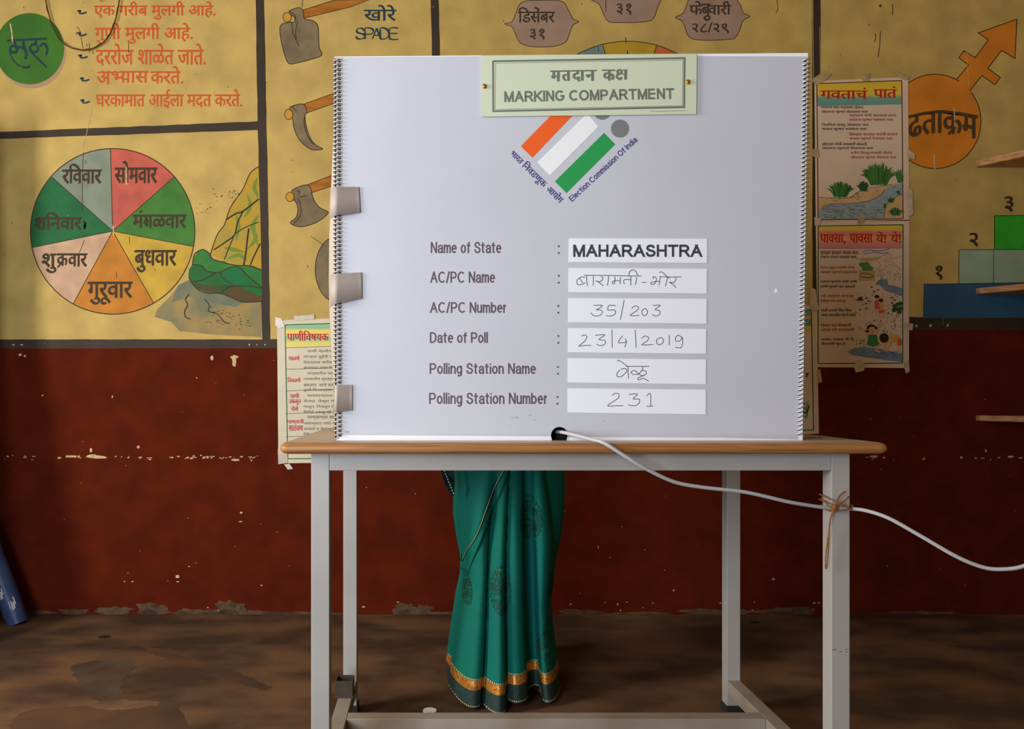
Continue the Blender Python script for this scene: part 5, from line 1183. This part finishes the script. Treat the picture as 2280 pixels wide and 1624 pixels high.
for sgn in (-1, 1):
    wr_[sgn] = chain(3, [(BX + sgn * .145, 2.27, 1.20, .045), (BX + sgn * .185, 2.25, 1.06, .038), (BX + sgn * .19, 2.20, .955, .034), (BX + sgn * .14, 2.07, .92, .029), (BX + sgn * .10, 1.985, .905, .022, .017), (BX + sgn * .092, 1.945, .895, .034, .014)])
    # fingers and thumb
    pxx, pyy, pzz = BX + sgn * .092, 1.945, .895
    for k, (dx, ln_, dz) in enumerate(((-.030, .058, 0), (-.010, .068, .004), (.011, .063, .003), (.031, .048, -.002))):
        chain(wr_[sgn], [(pxx + dx, pyy - .028, pzz + dz, .0085), (pxx + dx * 1.1, pyy - .028 - ln_ * .5, pzz + dz - .008, .0075), (pxx + dx * 1.15, pyy - .028 - ln_, pzz + dz - .026, .006)])
    chain(wr_[sgn] - 1 if False else wr_[sgn], [(pxx - sgn * .042, pyy - .004, pzz - .006, .010), (pxx - sgn * .054, pyy - .034, pzz - .014, .008)])
    hip = chain(0, [(BX + sgn * .075, 2.27, .70, .078), (BX + sgn * .075, 2.26, .46, .052), (BX + sgn * .075, 2.275, .26, .043), (BX + sgn * .075, 2.285, .085, .030), (BX + sgn * .075, 2.255, .040, .034, .026)])
    chain(hip, [(BX + sgn * .082, 2.22, .028, .034, .018), (BX + sgn * .086, 2.185, .020, .032, .013)])
skinned('body', N_, E_, skin, t)
# face
FC = Vector((BX, 2.222, 1.425))
def blob_mesh(name, cen, rad, m, par, seg=14):
    bmx = bmesh.new(); bmesh.ops.create_uvsphere(bmx, u_segments=seg, v_segments=seg // 2 + 2, radius=1)
    for v in bmx.verts: v.co = Vector((v.co.x * rad[0], v.co.y * rad[1], v.co.z * rad[2])) + Vector(cen)
    return from_bm(name, bmx, m, par, True)
for sgn in (-1, 1):
    e = blob_mesh('eye', (BX + sgn * .028, 2.150, 1.415), (.013, .008, .007), mat('eye_white', (.7, .68, .64, 1), .3), t); p_ = blob_mesh('pupil', (BX + sgn * .028, 2.1435, 1.412), (.006, .003, .006), hair, None); p_.parent = e; p_.matrix_parent_inverse = Matrix.Identity(4)
    blob_mesh('eyebrow', (BX + sgn * .028, 2.149, 1.432), (.018, .006, .0035), hair, t); blob_mesh('ear', (BX + sgn * .070, 2.225, 1.405), (.010, .016, .026), skin, t)
blob_mesh('nose', (BX, 2.140, 1.392), (.012, .014, .020), skin, t); blob_mesh('lips', (BX, 2.150, 1.362), (.021, .009, .008), mat('lips', C(120, 58, 48), .45), t)
# hair: cap over the crown with a bun
V, Fs = [], []
for j in range(9):
    th_ = R(8 + j * 14)
    for i in range(24):
        ph = 2 * math.pi * i / 24; x, y, z = math.sin(th_) * math.cos(ph) * .079, math.sin(th_) * math.sin(ph) * .088, math.cos(th_) * .088
        if math.sin(ph) < 0 and j > 4: z = max(z, .022)
        V.append((BX + x, 2.232 + y, 1.428 + z))
for j in range(8):
    for i in range(24): Fs.append((j * 24 + i, j * 24 + (i + 1) % 24, (j + 1) * 24 + (i + 1) % 24, (j + 1) * 24 + i))
Fs.append(tuple(range(24)))
hr = link_mesh('hair', V, Fs, [hair], parent=t, smooth=True)
bn = blob_mesh('bun', (BX, 2.335, 1.41), (.045, .038, .042), hair, None); bn.parent = hr; bn.matrix_parent_inverse = Matrix.Identity(4)
# blouse and the sari over the shoulder
def ringed(name, rings_, m, n=28):
    V, Fs = [], []
    for cx_, cy_, z, rx, ry in rings_:
        for i in range(n): a = 2 * math.pi * i / n; V.append((cx_ + rx * math.cos(a), cy_ + ry * math.sin(a), z))
    for j in range(len(rings_) - 1):
        for i in range(n): Fs.append((j * n + i, j * n + (i + 1) % n, (j + 1) * n + (i + 1) % n, (j + 1) * n + i))
    return link_mesh(name, V, Fs, [m], parent=t, smooth=True)
blo = mat('green_blouse_cloth', C(20, 70, 60), .7)
ringed('blouse', [(BX, 2.265, .97, .112, .098), (BX, 2.263, 1.08, .122, .110), (BX, 2.265, 1.17, .130, .098), (BX, 2.266, 1.225, .105, .078), (BX, 2.266, 1.252, .060, .056)], blo)
for sgn in (-1, 1):
    sv = tube('sleeve', catmull([(BX + sgn * .10, 2.267, 1.222), (BX + sgn * .15, 2.269, 1.195), (BX + sgn * .176, 2.258, 1.11), (BX + sgn * .184, 2.248, 1.05)], 5), .054, blo, t, 14)
V, Fs = [], []
for j in range(25):
    s = j / 24; p0 = Vector((BX - .12 + .22 * s, 2.145 - .018 * math.sin(math.pi * s) + (.11 * max(0, s - .72) / .28), .93 + .345 * min(1, s * 1.04)))
    for i in range(9):
        u = i / 8 - .5; V.append(p0 + Vector((u * .10, -.006 * math.cos(i * 2.4), u * .14 * (1 - s * .7))))
for j in range(24):
    for i in range(8): q = j * 9 + i; Fs.append((q, q + 1, q + 10, q + 9))
o = link_mesh('pallu', V, Fs, [sari], parent=t, smooth=True); o.modifiers.new('thickness', 'SOLIDIFY').thickness = .002
# sandals under the hem
sn = mat('brown_sandal', C(92, 58, 40), .6)
for sgn in (-1, 1):
    x = BX + sgn * .083
    bmx = bmesh.new(); pts_ = [(x + .040 * math.cos(a) * (1 + .12 * math.sin(a)), 2.265 - .118 * math.sin(a)) for a in [2 * math.pi * k / 24 for k in range(24)]]
    up = [bmx.verts.new((a, b_, .010)) for a, b_ in pts_]; dn = [bmx.verts.new((a, b_, .001)) for a, b_ in pts_]
    bmx.faces.new(up); bmx.faces.new(dn[::-1])
    for i in range(24): bmx.faces.new((up[i], dn[i], dn[(i + 1) % 24], up[(i + 1) % 24]))
    bmesh.ops.recalc_face_normals(bmx, faces=bmx.faces); so = from_bm('sandal', bmx, sn, t)
    st_ = tube('sandal_strap', catmull([(x - .038, 2.22, .010), (x - .024, 2.215, .038), (x, 2.21, .044), (x + .024, 2.215, .038), (x + .038, 2.22, .010)], 5), .005, sn, None, 6); st_.parent = so; st_.matrix_parent_inverse = Matrix.Identity(4)
t.location.y += DY      # the whole figure stands just clear of the table top
